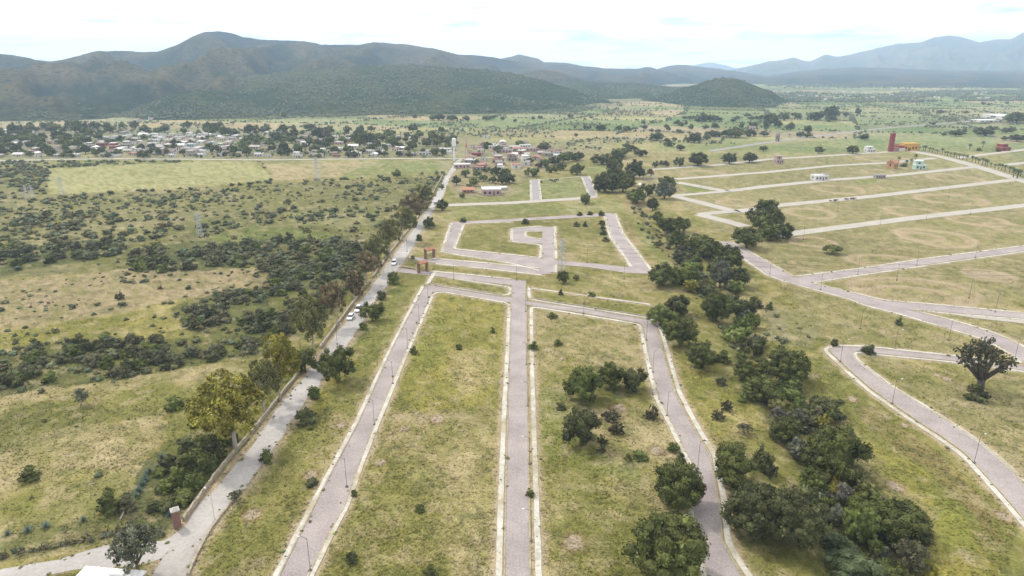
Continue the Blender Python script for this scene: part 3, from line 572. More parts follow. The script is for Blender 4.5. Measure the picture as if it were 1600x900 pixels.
def crown_mesh(name, seed, ncl=50, nleaf=80, leaf=.034, cr=.11, kind='round'):
    rg = np.random.default_rng(seed)
    if kind == 'round':
        d = fib(ncl, -.72) + rg.normal(size=(ncl, 3)) * .10; d = unit(d)
        cc = rg.uniform(.8, 1.25, ncl) * cr; ang = np.arctan2(d[:, 1], d[:, 0])
        rr = 1 + .12 * np.sin(ang * 2 + rg.random() * 6) * (1 - np.abs(d[:, 2])) + .13 * rg.normal(size=ncl)
        cen = d * rr[:, None] * (np.array([.5, .5, .46]) - cc[:, None] * .85); cen[:, 2] += .50
        if seed % 2:                             # several stems: unequal domes side by side
            k = 4; lc = np.stack([.20 * np.cos(np.arange(k) * 1.57 + rg.random() * 6), .20 * np.sin(np.arange(k) * 1.57 + rg.random()), rg.uniform(.32, .52, k)], -1); ls = rg.uniform(.29, .37, k); w_ = np.arange(ncl) % k
            cen = lc[w_] + d * (ls[w_] - cc * .6)[:, None] * np.array([1, 1, 1.15]) * rr[:, None]
        cen[:, 2] = np.clip(cen[:, 2], cc * .7, 1 - cc * .5)
    elif kind == 'shrub':
        d = fib(ncl, -.15) + rg.normal(size=(ncl, 3)) * .22; d = unit(d); cc = rg.uniform(.6, 1.35, ncl) * cr
        rr = rg.uniform(.62, 1.1, ncl); cen = d * rr[:, None] * (np.array([.5, .5, .86]) - cc[:, None] * .8); cen[:, 2] = np.maximum(cen[:, 2] + .10, cc * .6)
    elif kind == 'flat':
        d = fib(ncl, -.1) + rg.normal(size=(ncl, 3)) * .15; d = unit(d); cc = rg.uniform(.7, 1.2, ncl) * cr
        cen = d * rg.uniform(.75, 1.05, (ncl, 1)) * (np.array([.5, .5, .48]) - cc[:, None] * .8); cen[:, 2] = cen[:, 2] * .95 + .45
    else:                                        # 'gum': loose lobes with gaps between them; 'open': looser still
        nl = 9 if kind == 'gum' else 8; cen = []; cc = []; d = []
        lob = unit(rg.normal(size=(nl, 3))) * rg.uniform(.45, 1, (nl, 1)) * np.array([.31, .31, .27]); lob[:, 2] += .62; lob[0] = (0, 0, .86); lob[1] = (.05, -.05, .6)
        if kind == 'open': lob[:, 2] = .45 + .35 * (lob[:, 2] - .35) / .5; lob[:, :2] *= 1.15
        per = max(2, ncl // nl)
        for k in range(nl):
            dd = unit(fib(per, -.6) + rg.normal(size=(per, 3)) * .25); lr = rg.uniform(.12, .19)
            cen.append(lob[k] + dd * lr * np.array([1, 1, 1.1])); d.append(dd); cc.append(rg.uniform(.55, 1.1, per) * cr)
        cen = np.concatenate(cen); d = np.concatenate(d); cc = np.concatenate(cc); k = max(np.abs(cen[:, :2]).max() + cr * .6, .3); cen[:, :2] *= .5 / k; cen[:, 2] = np.minimum(cen[:, 2], 1 - cc * .6)
    m = len(cen); tone = rg.uniform(.50, 1.50, m)
    V, F, c = leaves(rg, cen, cc, d, nleaf, leaf, tone, droop=.85)
    iv = cen[:, None] + ICO_V[None] * (cc[:, None, None] * (.80 if kind in ('round', 'shrub', 'flat') else .38)) * (1 + .3 * (rg.random((m, 12, 1)) - .5)) * np.array([1, 1, .85]); iv[..., 2] = np.maximum(iv[..., 2], 0.0)
    IV = iv.reshape(-1, 3); IF = (ICO_F[None] + (np.arange(m) * 12)[:, None, None]).reshape(-1, 3) + len(V)
    parts = [np.concatenate([V, IV])]; ic = np.repeat(tone * .95, 12)[:, None] * np.ones(3); cols = [np.concatenate([c, ic])]; FF = [F, IF]
    if kind in ('round', 'shrub'):               # dense inner twigs and leaves
        e = ICO_V * (np.array([.36, .36, .36]) * (.7 if seed % 2 else 1) if kind == 'round' else np.array([.30, .30, .5])) + np.array([0, 0, .48 if kind == 'round' else .22]); e[:, 2] = np.maximum(e[:, 2], .0)
        FF.append(ICO_F + len(parts[0])); parts.append(e); cols.append(np.full((12, 3), .9))
    V = np.concatenate(parts); return np_mesh(name, V, FF, col=np.concatenate(cols)), V, FF, np.concatenate(cols)
def trunk_mesh(name, seed, h=.42, r=.035, limbs=5, reach=.26, top=.6):
    rg = random.Random(seed); b = MB(); lean = (rg.uniform(-.04, .04), rg.uniform(-.04, .04))
    b.tube([(0, 0, -.03), (lean[0] * .4, lean[1] * .4, h * .5), (lean[0], lean[1], h)], [r * 1.35, r, r * .75], 7)
    for k in range(limbs):
        a = 6.283 * k / limbs + rg.uniform(-.4, .4); q = rg.uniform(.6, 1) * reach; z = h * rg.uniform(.7, 1)
        b.tube([(lean[0] * .9, lean[1] * .9, z), (lean[0] + q * .45 * math.cos(a), lean[1] + q * .45 * math.sin(a), z + (top - z) * .55), (lean[0] + q * math.cos(a), lean[1] + q * math.sin(a), top + rg.uniform(-.05, .1))], [r * .55, r * .4, r * .18], 5)
    return b.mesh(name, True)
def fol(name, rgb, rnd=.14): return surf(name, np.array(rgb) * .98, var=.22, scale=5.0, rough=.75, attr=True, rnd=rnd, spec=.12)
LEAF = dict(dark=fol('dark_green_leaves', (.080, .088, .025)), green=fol('mid_green_leaves', (.092, .108, .028)), deep=fol('deep_green_leaves', (.070, .073, .029)), yellow=fol('yellow_green_leaves', (.200, .180, .034)),
            lime=fol('fresh_green_leaves', (.125, .150, .042)), olive=fol('olive_leaves', (.150, .145, .052)), rust=fol('brownish_leaves', (.150, .116, .060)), grey=fol('grey_green_leaves', (.120, .124, .080)), bare=fol('bare_grey_twigs', (.128, .120, .098)),
            blue=fol('blue_green_leaves', (.072, .090, .040)), scrub=fol('scrub_leaves', (.088, .092, .046), .28), brush=fol('brown_scrub_leaves', (.098, .092, .050), .2), hill=fol('hillside_leaves', (.082, .096, .054), .1), gold=fol('golden_leaves', (.215, .180, .038)))
M_bark = surf('bark', (.13, .10, .075), var=.3, scale=6, bump=.4); M_pbark = surf('pale_bark', (.36, .32, .27), var=.3, scale=5)
CR = {}
for s in range(4): CR.setdefault(('round', 'near'), []).append(crown_mesh('crown', 100 + s, 62, 95, .034, .115)[0])
for s in range(4): CR.setdefault(('round', 'mid'), []).append(crown_mesh('crown', 120 + s, 36, 46, .058, .14)[0])
for s in range(4): CR.setdefault(('round', 'far'), []).append(crown_mesh('crown', 140 + s, 15, 24, .10, .20)[0])
for s in range(3): CR.setdefault(('gum', 'near'), []).append(crown_mesh('crown', 160 + s, 90, 90, .030, .088, 'gum')[0])
for s in range(3): CR.setdefault(('gum', 'mid'), []).append(crown_mesh('crown', 170 + s, 54, 30, .062, .11, 'gum')[0])
CR[('gum', 'far')] = CR[('gum', 'mid')]
for s in range(2): CR.setdefault(('open', 'near'), []).append(crown_mesh('crown', 180 + s, 80, 62, .034, .085, 'open')[0])
CR[('open', 'mid')] = CR[('open', 'far')] = CR[('open', 'near')]
for s in range(2): CR.setdefault(('flat', 'mid'), []).append(crown_mesh('crown', 190 + s, 26, 40, .06, .15, 'flat')[0])
CR[('flat', 'near')] = CR[('flat', 'far')] = CR[('flat', 'mid')]
for s in range(4): CR.setdefault(('shrub', 'near'), []).append(crown_mesh('crown', 200 + s, 30, 60, .055, .15, 'shrub')[0])
for s in range(5): CR.setdefault(('shrub', 'mid'), []).append(crown_mesh('crown', 210 + s, 15, 26, .10, .20, 'shrub')[0])
CR[('shrub', 'far')] = CR[('shrub', 'mid')]
TR = dict(round=[trunk_mesh('trunk', 300 + s) for s in range(3)], gum=[trunk_mesh('trunk', 310 + s, .5, .022, 7, .28, .75) for s in range(3)], open=[trunk_mesh('trunk', 320 + s, .34, .03, 8, .38, .66) for s in range(2)], flat=[trunk_mesh('trunk', 330, .4, .03, 5, .3, .6)], shrub=[trunk_mesh('trunk', 340, .2, .02, 5, .3, .5)])
def place(u, v, w, h):
    """ground point, width and height (m) of a plant whose foliage foot shows at row v, w wide and h high in photo pixels"""
    s = scale_at(v); W = w * s; t = math.atan2(CAMH, float(np.hypot(*gp(u, v))))
    H = math.sqrt(max((h * s) ** 2 - (W * math.sin(t)) ** 2, 0)) / math.cos(t); H = min(max(H, .52 * W), 2.6 * W)
    return gp(u, v - .5 * h, .5 * H), W, H
TREE_SPOTS = []
def tree(kind, tone, u, v, w, h, label, cat='tree', group=None, name=None, rz=None):
    g, W, H = place(u, v, w, h); sz = 'near' if w > 42 else 'mid' if w > 15 else 'far'
    z = float(gz(g[0], g[1])); rz = random.uniform(0, 6.28) if rz is None else rz
    nm = name or {'round': 'broadleaf_tree', 'gum': 'eucalyptus_tree', 'open': 'broadleaf_tree', 'flat': 'mesquite_tree', 'shrub': 'shrub'}[kind]
    e = thing(nm, label, cat, (g[0], g[1], z), rz, (W, W, H), group)
    obj('crown', random.choice(CR[(kind, sz)]), LEAF[tone], e); obj('trunk', random.choice(TR[kind]), M_pbark if kind == 'gum' else M_bark, e)
    TREE_SPOTS.append((g[0], g[1], W / 2)); return e

# ------------------------------------------------------------------ trees one can tell apart (foot column, foot row, width, height in the photo)
T_ = tree
T_('round','dark',1045,916,118,116,'big dark cauliflower-crowned tree left of the winding east street, cut by the bottom edge')
T_('round','dark',1061,797,80,76,'dark round tree leaning over the winding street, above the big bottom-edge tree')
T_('round','deep',909,699,60,70,'dark greyish tree left of the cactus clumps, below the three-tree clump')
T_('round','green',913,629,62,64,'leftmost and greenest tree of the three-tree clump beside the middle street')
T_('round','dark',955,609,44,50,'middle tree of the three-tree clump between middle and east streets')
T_('round','deep',991,613,42,44,'rightmost dark tree of the three-tree clump next to the east street')
T_('round','green',1033,511,44,38,'round green tree right at the corner where the cross street bends south')
T_('round','deep',1059,494,38,38,'greyish green tree behind the corner tree of the east street')
T_('round','dark',1064,543,48,50,'dark round tree beside the first stretch of the east street')
T_('round','dark',1096,578,54,50,'widest dark tree standing in grass right of the east street bend')
T_('round','dark',1121,499,46,48,'dark tree of the creek belt above the yellowish tree')
T_('round','deep',1158,494,40,42,'dark greyish tree of the creek belt, right above the yellowish tree')
T_('round','deep',1107,458,30,26,'small dark tree where the creek belt meets the grass plots')
T_('round','lime',1154,529,38,36,'yellowish green tree in the middle of the creek belt')
T_('round','deep',1181,547,34,36,'grey green tree right of the yellowish creek tree')
T_('round','green',1174,512,24,28,'narrow green tree beside the yellowish creek tree')
T_('round','dark',1195,626,58,50,'dark tree in the creek belt left of the large round one')
T_('round','dark',1163,594,30,34,'small dark tree on the left fringe of the creek belt')
T_('round','dark',1232,597,66,58,'large dark round tree on the right fringe of the creek belt by the hairpin street')
T_('round','lime',1204,622,36,40,'bright green tree at the foot of the large round creek tree')
T_('round','lime',1240,622,32,30,'small yellow green tree right below the large round creek tree')
T_('round','deep',1292,656,56,44,'dark tree in the creek belt below the hairpin corner')
T_('open','grey',1252,660,42,36,'thin grey green tree in the middle of the creek belt')
T_('open','bare',1216,662,32,32,'bare purplish grey tree among creek foliage')
T_('round','dark',1228,690,46,44,'dark tree on the left edge of the creek belt above the bare gap')
T_('round','dark',1312,742,94,104,'biggest dark tree of the creek belt with bright tips, right fringe')
T_('round','gold',1264,712,24,26,'small golden yellow tree against the biggest creek tree')
T_('open','bare',1278,735,34,36,'bare violet grey shrubby tree at the foot of the biggest creek tree')
T_('round','grey',1248,712,34,34,'grey green small tree left of the golden one')
T_('round','green',1272,767,40,40,'mid green bushy tree standing free left of the bare grey tree')
T_('round','gold',1310,752,18,22,'tiny golden tree above the bare grey twigs')
T_('open','bare',1321,782,36,42,'bare grey twiggy tree with a golden neighbour')
T_('round','deep',1182,842,92,90,'dark drooping tree left half of the wide pair by the winding street')
T_('round','deep',1244,860,92,100,'dark drooping tree right half of the wide pair by the winding street')
T_('round','dark',1283,806,36,42,'dark small tree right of the wide drooping pair')
T_('round','green',1352,806,60,54,'green round crown behind the yellowish creek tree')
T_('round','lime',1349,838,46,64,'tall yellowish green tree in the lower creek belt')
T_('round','lime',1398,806,32,34,'small yellow olive tree behind the dark lower creek tree')
T_('round','dark',1411,848,86,72,'broad dark tree on the right fringe of the lower creek belt')
T_('open','lime',1371,866,24,38,'slim yellow grey sapling in front of the broad dark creek tree')
T_('shrub','blue',1307,860,46,34,'low blue green dome shaped shrub below the wide drooping pair','shrub')
T_('round','blue',1336,910,84,58,'wide blue green tree cut by the bottom edge near the creek')
T_('round','grey',1424,850,60,52,'pale grey green tree at the lower end of the creek belt')
T_('open','brush',1428,905,64,76,'brownish dark tree at the lower right end of the creek belt')
T_('round','dark',1394,906,52,48,'dark green tree between the blue green and brownish ones at the bottom edge')
T_('round','dark',1148,765,76,76,'dark tree right of the winding street whose shade falls on the paving')
T_('round','deep',1194,740,34,44,'dark tree close behind the one shading the winding street')
T_('open','brush',1163,680,30,20,'grey twiggy bush in the grass above the street-shading tree','shrub')
# upper creek belt
T_('round','dark',1036,448,42,38,'dark tree at the left tip of the belt above the east street')
T_('round','green',1071,446,36,38,'green tree next to the left tip of the upper creek belt')
T_('round','dark',1091,394,40,34,'dark tree in the upper creek belt level with the slanted street end')
T_('round','dark',1111,406,36,34,'dark tree right behind the upper belt middle')
T_('round','dark',1140,424,42,42,'dark tree on the right edge of the upper creek belt by the right street')
T_('round','grey',1127,446,30,44,'grey thin-leaved tree in the upper creek belt')
T_('round','deep',1153,449,32,32,'dark tree below the grey one in the upper creek belt')
T_('round','deep',1067,408,26,24,'small dark tree on the inner edge of the upper creek belt')
T_('round','dark',1058,382,28,28,'dark tree leading the upper creek belt')
T_('round','dark',1062,362,28,24,'dark tree in front of the creek gully, right one of a pair')
T_('round','dark',1043,360,28,26,'dark tree in front of the creek gully, left one of a pair')
T_('round','dark',1028,343,17,18,'small round dark tree above the creek pair')
T_('round','deep',1028,386,13,13,'little dark tree in the gully bottom beside the slanted street')
T_('round','deep',1020,326,17,20,'dark tree below the grey tree at the farmyard')
T_('round','grey',1039,311,28,28,'grey green tree in front of the farmhouse roof')
T_('round','dark',1044,292,26,19,'dark spreading tree behind the farmhouse')
T_('round','dark',1012,306,24,23,'dark tree in the farmyard by the white tents')
T_('round','green',995,316,29,24,'green tree at the top of the gully below the farmyard')
T_('gum','rust',1017,278,14,14,'reddish brown tree at the end of the pale farm track')
for i, (u, v, w, h, p) in enumerate([(974,300,32,32,'front right'),(945,300,32,32,'front left'),(963,288,34,34,'middle'),(994,279,30,32,'rear right'),(960,270,26,28,'inner rear'),(940,257,30,20,'rear left'),(968,246,34,16,'back'),(1000,244,20,13,'back right'),(986,236,20,11,'highest back'),(984,290,22,30,'right inner'),(938,300,17,16,'lowest left corner'),(957,300,16,18,'lowest centre')]):
    T_('round', ['dark','deep','dark','deep'][i % 4], u, v, w, h, f'dark tree of the dense grove beyond the north lanes, {p}')
T_('round','dark',901,273,22,19,'lone dark tree behind the farther north lane')
T_('round','green',915,319,20,20,'round green tree beside the end of the farther north lane')
T_('round','dark',880,443,17,20,'dark bush tree below the lattice pylon in the plots')
T_('round','deep',900,438,10,9,'small round bush right of the pylon bush')
# clump in the right-hand plots
for u, v, w, h, p in [(1168,388,40,34,'low front left'),(1199,338,34,28,'top'),(1192,362,36,34,'left middle'),(1211,356,30,30,'centre'),(1225,373,32,28,'front right'),(1181,345,26,24,'upper left'),(1204,376,30,26,'front centre')]:
    T_('round', random.choice(['dark','deep','dark']), u, v, w, h, f'dark tree in the isolated clump on the right-hand plots, {p}')
T_('flat','dark',1301,397,30,16,'lone flat-topped mesquite on the empty right-hand plot')
for u, v, w, h, p in [(1024,262,10,12,'leftmost narrow'),(1034,259,8,10,'small second'),(1041,261,12,12,'third'),(1062,260,16,17,'fourth pointed'),(1091,259,30,21,'widest round'),(1140,256,21,18,'first of the right pair'),(1172,254,22,16,'second of the right pair'),(1193,236,13,10,'small one beyond the row')]:
    T_('round', 'deep', u, v, w, h, f'dark field tree in the row above the far plots, {p}')
# the line of gums and others along the main road
T_('gum','yellow',360,714,134,132,'big golden olive eucalyptus over the stone wall by the main road')
T_('gum','yellow',432,628,72,102,'tall yellow green eucalyptus left of the main road')
T_('gum','olive',408,650,60,84,'olive brown eucalyptus between the two yellow ones by the main road')
T_('gum','olive',486,556,68,92,'tall olive eucalyptus with visible trunk beside the main road')
T_('gum','rust',524,512,48,70,'reddish brown eucalyptus behind the olive one by the main road')
T_('gum','rust',552,482,42,58,'narrow brownish eucalyptus left of the white cars')
for u, v, w, h, c, p in [(572,448,50,56,'rust','opposite the estate gates, reddish'),(590,426,44,58,'olive','opposite the upper gate, olive'),(608,404,46,60,'olive','tall and olive, above the gates'),(628,378,50,54,'olive','broad and olive, midway to the village'),(645,352,48,48,'rust','brownish, second from the far end'),(658,328,42,38,'olive','last one towards the village'),(550,460,44,46,'scrub','dull green, set back from the road')]:
    T_('gum', c, u, v, w, h, f'eucalyptus in the dense row along the main road, {p}')
T_('round','dark',475,583,38,48,'dark round tree left of the main road below the olive eucalyptus')
T_('round','dark',527,598,52,64,'large dark round tree on the right verge of the main road')
T_('round','dark',581,502,33,36,'dark round tree right of the two white cars')
T_('shrub','deep',596,468,16,16,'small dark shrub above the round tree by the white cars','shrub')
T_('shrub','green',567,515,15,14,'small green bush on the verge below the white cars','shrub')
T_('shrub','green',490,622,22,24,'bush on the right verge below the large round tree','shrub')
T_('shrub','deep',477,663,34,28,'dark spreading bush on the right verge of the main road','shrub')
T_('shrub','green',614,443,22,22,'green bush at the lower estate gate by the road','shrub')
T_('round','dark',671,357,18,20,'dark tree right of the road opposite the broad eucalyptus')
T_('round','dark',690,329,18,20,'dark tree on the right of the road near the access lane')
T_('shrub','deep',655,376,10,12,'small bush on the right roadside above the gates','shrub')
T_('shrub','green',645,405,7,7,'tiny round bush in front of the upper estate gate','shrub')
T_('open','grey',211,914,96,98,'grey green wide tree at the corner of the dirt track and the main road', rz=1.0)
T_('open','brush',369,787,28,22,'leaning brownish bush on the right verge near the lamp post','shrub',name='shrub')
T_('shrub','dark',168,802,40,40,'dark green round bush in the lower left meadow','shrub')
T_('shrub','brush',197,800,30,30,'brown bush right beside the round bush in the lower left meadow','shrub')
T_('shrub','dark',44,752,36,26,'lone dark bush in the lower left meadow by the picture edge','shrub')
for i, (u, v, w, h) in enumerate([(284,788,40,30),(262,800,28,22),(302,764,38,34),(320,738,38,38),(334,716,32,36),(276,758,38,30),(300,730,42,36),(262,734,34,26),(248,744,24,18),(322,704,38,34),(292,704,34,26),(258,770,30,24),(354,692,34,34),(240,800,26,20)]):
    T_('shrub', ['dark','deep','green'][i % 3], u, v, w, h, 'dark bush in the dense thicket behind the stone wall', 'shrub', 'thicket behind the roadside wall')
T_('gum','grey',125,634,26,26,'small open grey tree standing alone in the straw meadow', name='small_tree')
T_('shrub','green',272,640,30,24,'green bush left of the big golden eucalyptus','shrub')
for u, v, w, h, lab in [(717,546,12,10,'round bush in upper right of the long middle plot'),(770,520,9,9,'tiny bush near the top right of the long middle plot'),(646,553,15,13,'round bush on the pavement edge of the west street'),(656,800,16,15,'round bush alone in the lower middle plot'),(549,880,20,22,'dark tuft bush near the bottom of the west street'),(672,906,24,24,'dark bush cut by the bottom edge in the middle plot'),(553,775,11,12,'bush beside the right pavement of the west street'),
        (833,546,17,14,'bush on the right pavement of the middle street'),(872,540,13,12,'round bush in the plot right of the middle street'),(828,776,14,14,'round bush growing on the kerb of the middle street'),(877,640,18,14,'light green bush left of the three-tree clump'),(1001,718,27,17,'low dark bush in the grass left of the winding street'),(1052,706,20,18,'bush on the left pavement of the winding street'),(1064,720,16,14,'bush touching the tree that leans over the winding street'),(982,720,14,12,'small bush left of the low dark one'),
        (1357,553,22,18,'round green bush inside the hairpin street bend'),(1304,541,14,13,'bright bush on the outside of the hairpin corner'),(1405,508,13,12,'bush in the wedge of grass below the right street'),(1130,567,26,20,'dark bush right of the widest grass tree'),(1127,602,18,15,'round bush in grass right of the east street'),(1162,628,16,16,'round bush on the left edge of the creek belt'),(876,461,9,9,'bush on the strip below the plots'),(925,463,14,9,'pair-like bush on the strip below the plots'),(863,497,17,11,'low bush under the cross street'),(485,672,10,8,'tiny bush on the verge between the two roads'),(487,760,22,16,'low green bush by the left pavement of the west street'),(416,724,22,24,'dark bush on the right edge of the main road'),(1203,484,12,14,'dark bush below the right street bend'),
        (786,460,0,0,'')]:
    if w: T_('shrub', random.choice(['dark','deep','green']), u, v, w, h, lab, 'shrub')
for u, v in [(901,354),(914,354),(941,351),(942,358),(943,367),(947,377),(906,337),(922,336),(940,337),(821,350),(724,347)]:
    T_('shrub','deep',u,v,random.uniform(8,13),random.uniform(7,11),'small dark bush on the fenced loop-street plots','shrub','small bushes on the loop-street plots')

# ------------------------------------------------------------------ cacti and agaves
M_pad = surf('cactus_pads', (.070, .072, .042), var=.3, scale=4, attr=True, rnd=.15); M_wood = surf('old_cactus_wood', (.085, .070, .058), var=.3, scale=6, bump=.4)
def pad(p, n, up, s, th=.10):
    n = unit(n); up = unit(up - n * (up @ n)); a = np.cross(n, up); V = []
    for k in range(6):
        t = 2 * math.pi * k / 6 + .52; V.append(p + up * s * (.5 + .5 * math.sin(t)) + a * s * .36 * math.cos(t))
    V.append(p + up * s * .5 + n * s * th); V.append(p + up * s * .5 - n * s * th)
    return np.array(V), [(k, (k + 1) % 6, 6) for k in range(6)] + [((k + 1) % 6, k, 7) for k in range(6)]
def pads_mesh(name, seed, n, fn):
    rg = np.random.default_rng(seed); V = []; F = []; c = []
    for k in range(n):
        p, nrm, up, s = fn(rg); v, f = pad(p, nrm, up, s); F += [[i + 8 * k for i in t] for t in f]; V.append(v)
        t = rg.uniform(.7, 1.4); h = rg.random(); c.append(np.tile(np.array([t * (1 + .55 * (h > .8)), t, t * .95]), (8, 1)))
    return np_mesh(name, np.concatenate(V), [np.array(F)], col=np.concatenate(c))
def nopal_fn(rg):
    d = unit(rg.normal(size=3)); d[2] = abs(d[2]); r = rg.random() ** .8
    p = np.array([d[0] * .40 * r, d[1] * .40 * r, .72 * d[2] * r]); return p, rg.normal(size=3) * np.array([1, 1, .3]), np.array([d[0], d[1], 1.0]), rg.uniform(.20, .30)
NOP = [pads_mesh('nopal_cactus', 400 + s, 90, nopal_fn) for s in range(3)]
for u, v, w, h, lab in [(955,657,34,18,'upper nopal clump between the dark tree and the east street'),(963,679,30,22,'middle nopal clump right of the dark greyish tree'),(941,694,18,16,'small nopal clump at the foot of the dark greyish tree'),(1018,655,24,24,'nopal clump against the left pavement of the east street'),(1136,642,20,18,'upper nopal of the pair right of the east street'),(1122,656,21,18,'lower nopal of the pair right of the east street'),(1204,744,24,26,'tall nopal on the left edge of the lower creek belt'),(940,708,18,14,'lowest nopal below the dark greyish tree'),(1186,482,20,14,'nopal on the right fringe of the upper creek belt'),(186,468,14,14,'dark nopal standing alone in the straw field')]:
    g, W, H = place(u, v, w, h); o = obj('nopal_cactus', random.choice(NOP), M_pad); o.location = (*g, float(gz(*g))); o.scale = (W * 1.05, W * 1.05, H * 1.1); o.rotation_euler = (0, 0, random.uniform(0, 6)); tag(o, lab, 'cactus', 'nopal clumps'); TREE_SPOTS.append((g[0], g[1], W / 2))
# giant tree cactus
def tree_cactus():
    s = scale_at(612); g = gp(1529, 612); e = thing('cactus_tree', 'giant branching tree cactus with a broad paddle crown right of the hairpin street', 'cactus', (*g, 0)); u_ = s
    b = MB(); b.tube([(0, 0, -.2), (.1, 0, 2.2), (0, .1, 4.0)], [1.05, .85, .9], 9)
    tips = []; rg = np.random.default_rng(77)
    for k, (a, q, zt) in enumerate([(3.1, 5.2, 8.6), (2.6, 4.0, 10.5), (.1, 5.6, 7.6), (.5, 3.6, 10.0), (1.6, 3.2, 11.6), (4.6, 3.0, 11.2), (5.3, 4.2, 8.8), (3.9, 4.2, 8.8), (2.0, 4.6, 8.6), (1.0, 1.6, 12.6), (4.0, 1.4, 12.9), (3.0, 2.2, 12.0)]):
        c, n = math.cos(a), math.sin(a); b.tube([(0, 0, 3.0), (q * .45 * c, q * .45 * n, 3.0 + (zt - 3) * .42), (q * .85 * c, q * .85 * n, 3 + (zt - 3) * .75), (q * c, q * n, zt)], [.55, .46, .32, .16], 7); tips.append((q * c, q * n, zt)); tips.append((q * .8 * c, q * .8 * n, 3 + (zt - 3) * .75))
        for w_ in range(2):
            a2 = a + rg.uniform(-.8, .8); q2 = rg.uniform(1.2, 2.2); st = Vector((q * .7 * c, q * .7 * n, 3 + (zt - 3) * .64)); en = (st.x + q2 * math.cos(a2), st.y + q2 * math.sin(a2), st.z + rg.uniform(1.2, 2.4)); b.tube([st, en], [.26, .12], 5); tips.append(en)
    obj('trunk', b.mesh('trunk', True), M_wood, e); tips = np.array(tips)
    def fn(rg):
        t = tips[rg.integers(len(tips))]; p = t + rg.normal(size=3) * np.array([.70, .70, .55]); o = p - np.array([0, 0, 6]); return p, rg.normal(size=3) * np.array([1, 1, .4]), unit(o) + rg.normal(size=3) * .45, rg.uniform(.5, .85)
    obj('crown', pads_mesh('crown', 78, 900, fn), M_pad, e); k = 92 * s / 14.2; e.scale = (k, k, k)
    TREE_SPOTS.append((g[0], g[1], 5))
tree_cactus()
T_('shrub','deep',1527,626,34,28,'dark bush growing round the foot of the giant tree cactus','shrub')
def agave_mesh(seed):
    rg = random.Random(seed); b = MB()
    for k in range(26):
        a = k * 2.4; el = .25 + 1.1 * k / 26 + rg.uniform(-.1, .1); L = rg.uniform(.85, 1.1); c, n = math.cos(a), math.sin(a); ce, se = math.cos(el), math.sin(el); V = []
        for t, w in ((0, .05), (.45, .085), (1, .004)):
            r = t * L; x, z = r * ce, r * se - .10 * t * t * ce; V += [(x * c - w * n, x * n + w * c, z + .02), (x * c, x * n, z - .03 * (1 - t)), (x * c + w * n, x * n - w * c, z + .02)]
        b.add(V, [(0, 1, 4, 3), (1, 2, 5, 4), (3, 4, 7, 6), (4, 5, 8, 7)])
    return b.mesh('agave')
M_agave = surf('blue_agave_leaves', (.13, .17, .135), var=.25, scale=3, rnd=.15); AG = [agave_mesh(s) for s in range(3)]
ag = [(232 - i * 1.9 + random.uniform(-2.5, 2.5), 737 + i * 4.2 + random.uniform(-2, 2)) for i in range(10)]
for u, v in ag:
    o = obj('agave', random.choice(AG), M_agave); o.location = (*gp(u, v), 0); k = random.uniform(1.0, 1.45); o.scale = (k, k, k); o.rotation_euler = (0, 0, random.uniform(0, 6)); tag(o, 'blue green agave in the row running down the lower left meadow', 'agave', 'row of agaves')
for u, v, lab in [(131,814,'agave above the dry hedge of the dirt track'),(72,824,'agave in the lower left corner meadow'),(44,830,'agave next to the brush at the left edge'),(266,806,'agave beside the brick gate pillar'),(306,668,'agave below the golden eucalyptus'),(253,716,'agave at the upper end of the thicket'),(12,836,'agave at the far left end of the dry hedge')]:
    o = obj('agave', random.choice(AG), M_agave); o.location = (*gp(u, v), 0); k = random.uniform(1.2, 1.6); o.scale = (k, k, k); o.rotation_euler = (0, 0, random.uniform(0, 6)); tag(o, 'blue green ' + lab, 'agave')
# ------------------------------------------------------------------ buildings
def wm(name, r, g, b, k=.62): return surf(name, lin(r, g, b, k), var=.10, scale=.6, fine=(3, .06), rnd=.06)
WALLC = dict(white=wm('white_render', 226,222,214), cream=wm('cream_render', 218,206,176), pink=wm('pink_render', 200,170,164), red=wm('red_render', 158,74,70), grey=wm('bare_block_wall', 168,160,150), brick=wm('raw_brick_wall', 172,134,118), orange=wm('orange_render', 208,160,116), mint=wm('mint_render', 196,224,206), ochre=wm('ochre_render', 216,166,82), blue=wm('pale_blue_render', 186,206,216))
M_roof = surf('grey_roof_screed', lin(196,188,180,.6), var=.2, scale=.5); M_rwhite = surf('white_sealed_roof', lin(234,232,228,.72), var=.08, scale=.5); M_rred = surf('red_sealed_roof', lin(182,140,128,.6), var=.15, scale=.5)
M_tile = surf('clay_tile_roof', lin(190,138,110,.6), var=.25, scale=2.5, fine=(8, .2)); M_glass = surf('dark_window_glass', (.03, .035, .04), var=.2, rough=.15, spec=.5); M_door = surf('painted_metal_door', (.10, .07, .05), var=.2); M_tank = surf('black_water_tank', (.03, .03, .032), rough=.5)
M_steel = surf('galvanised_steel', (.42, .43, .44), var=.12, rough=.5, metal=.3); M_dsteel = surf('dark_painted_steel', (.10, .085, .075), var=.2, rough=.6); M_conc = surf('weathered_concrete', lin(200,194,184,.6), var=.15, scale=1.5); M_lampw = surf('pale_lamp_housing', (.5, .5, .48), rough=.4)
def bxm(name, *a, **k): return MB().box(*a, **k).mesh(name)
HT = {}
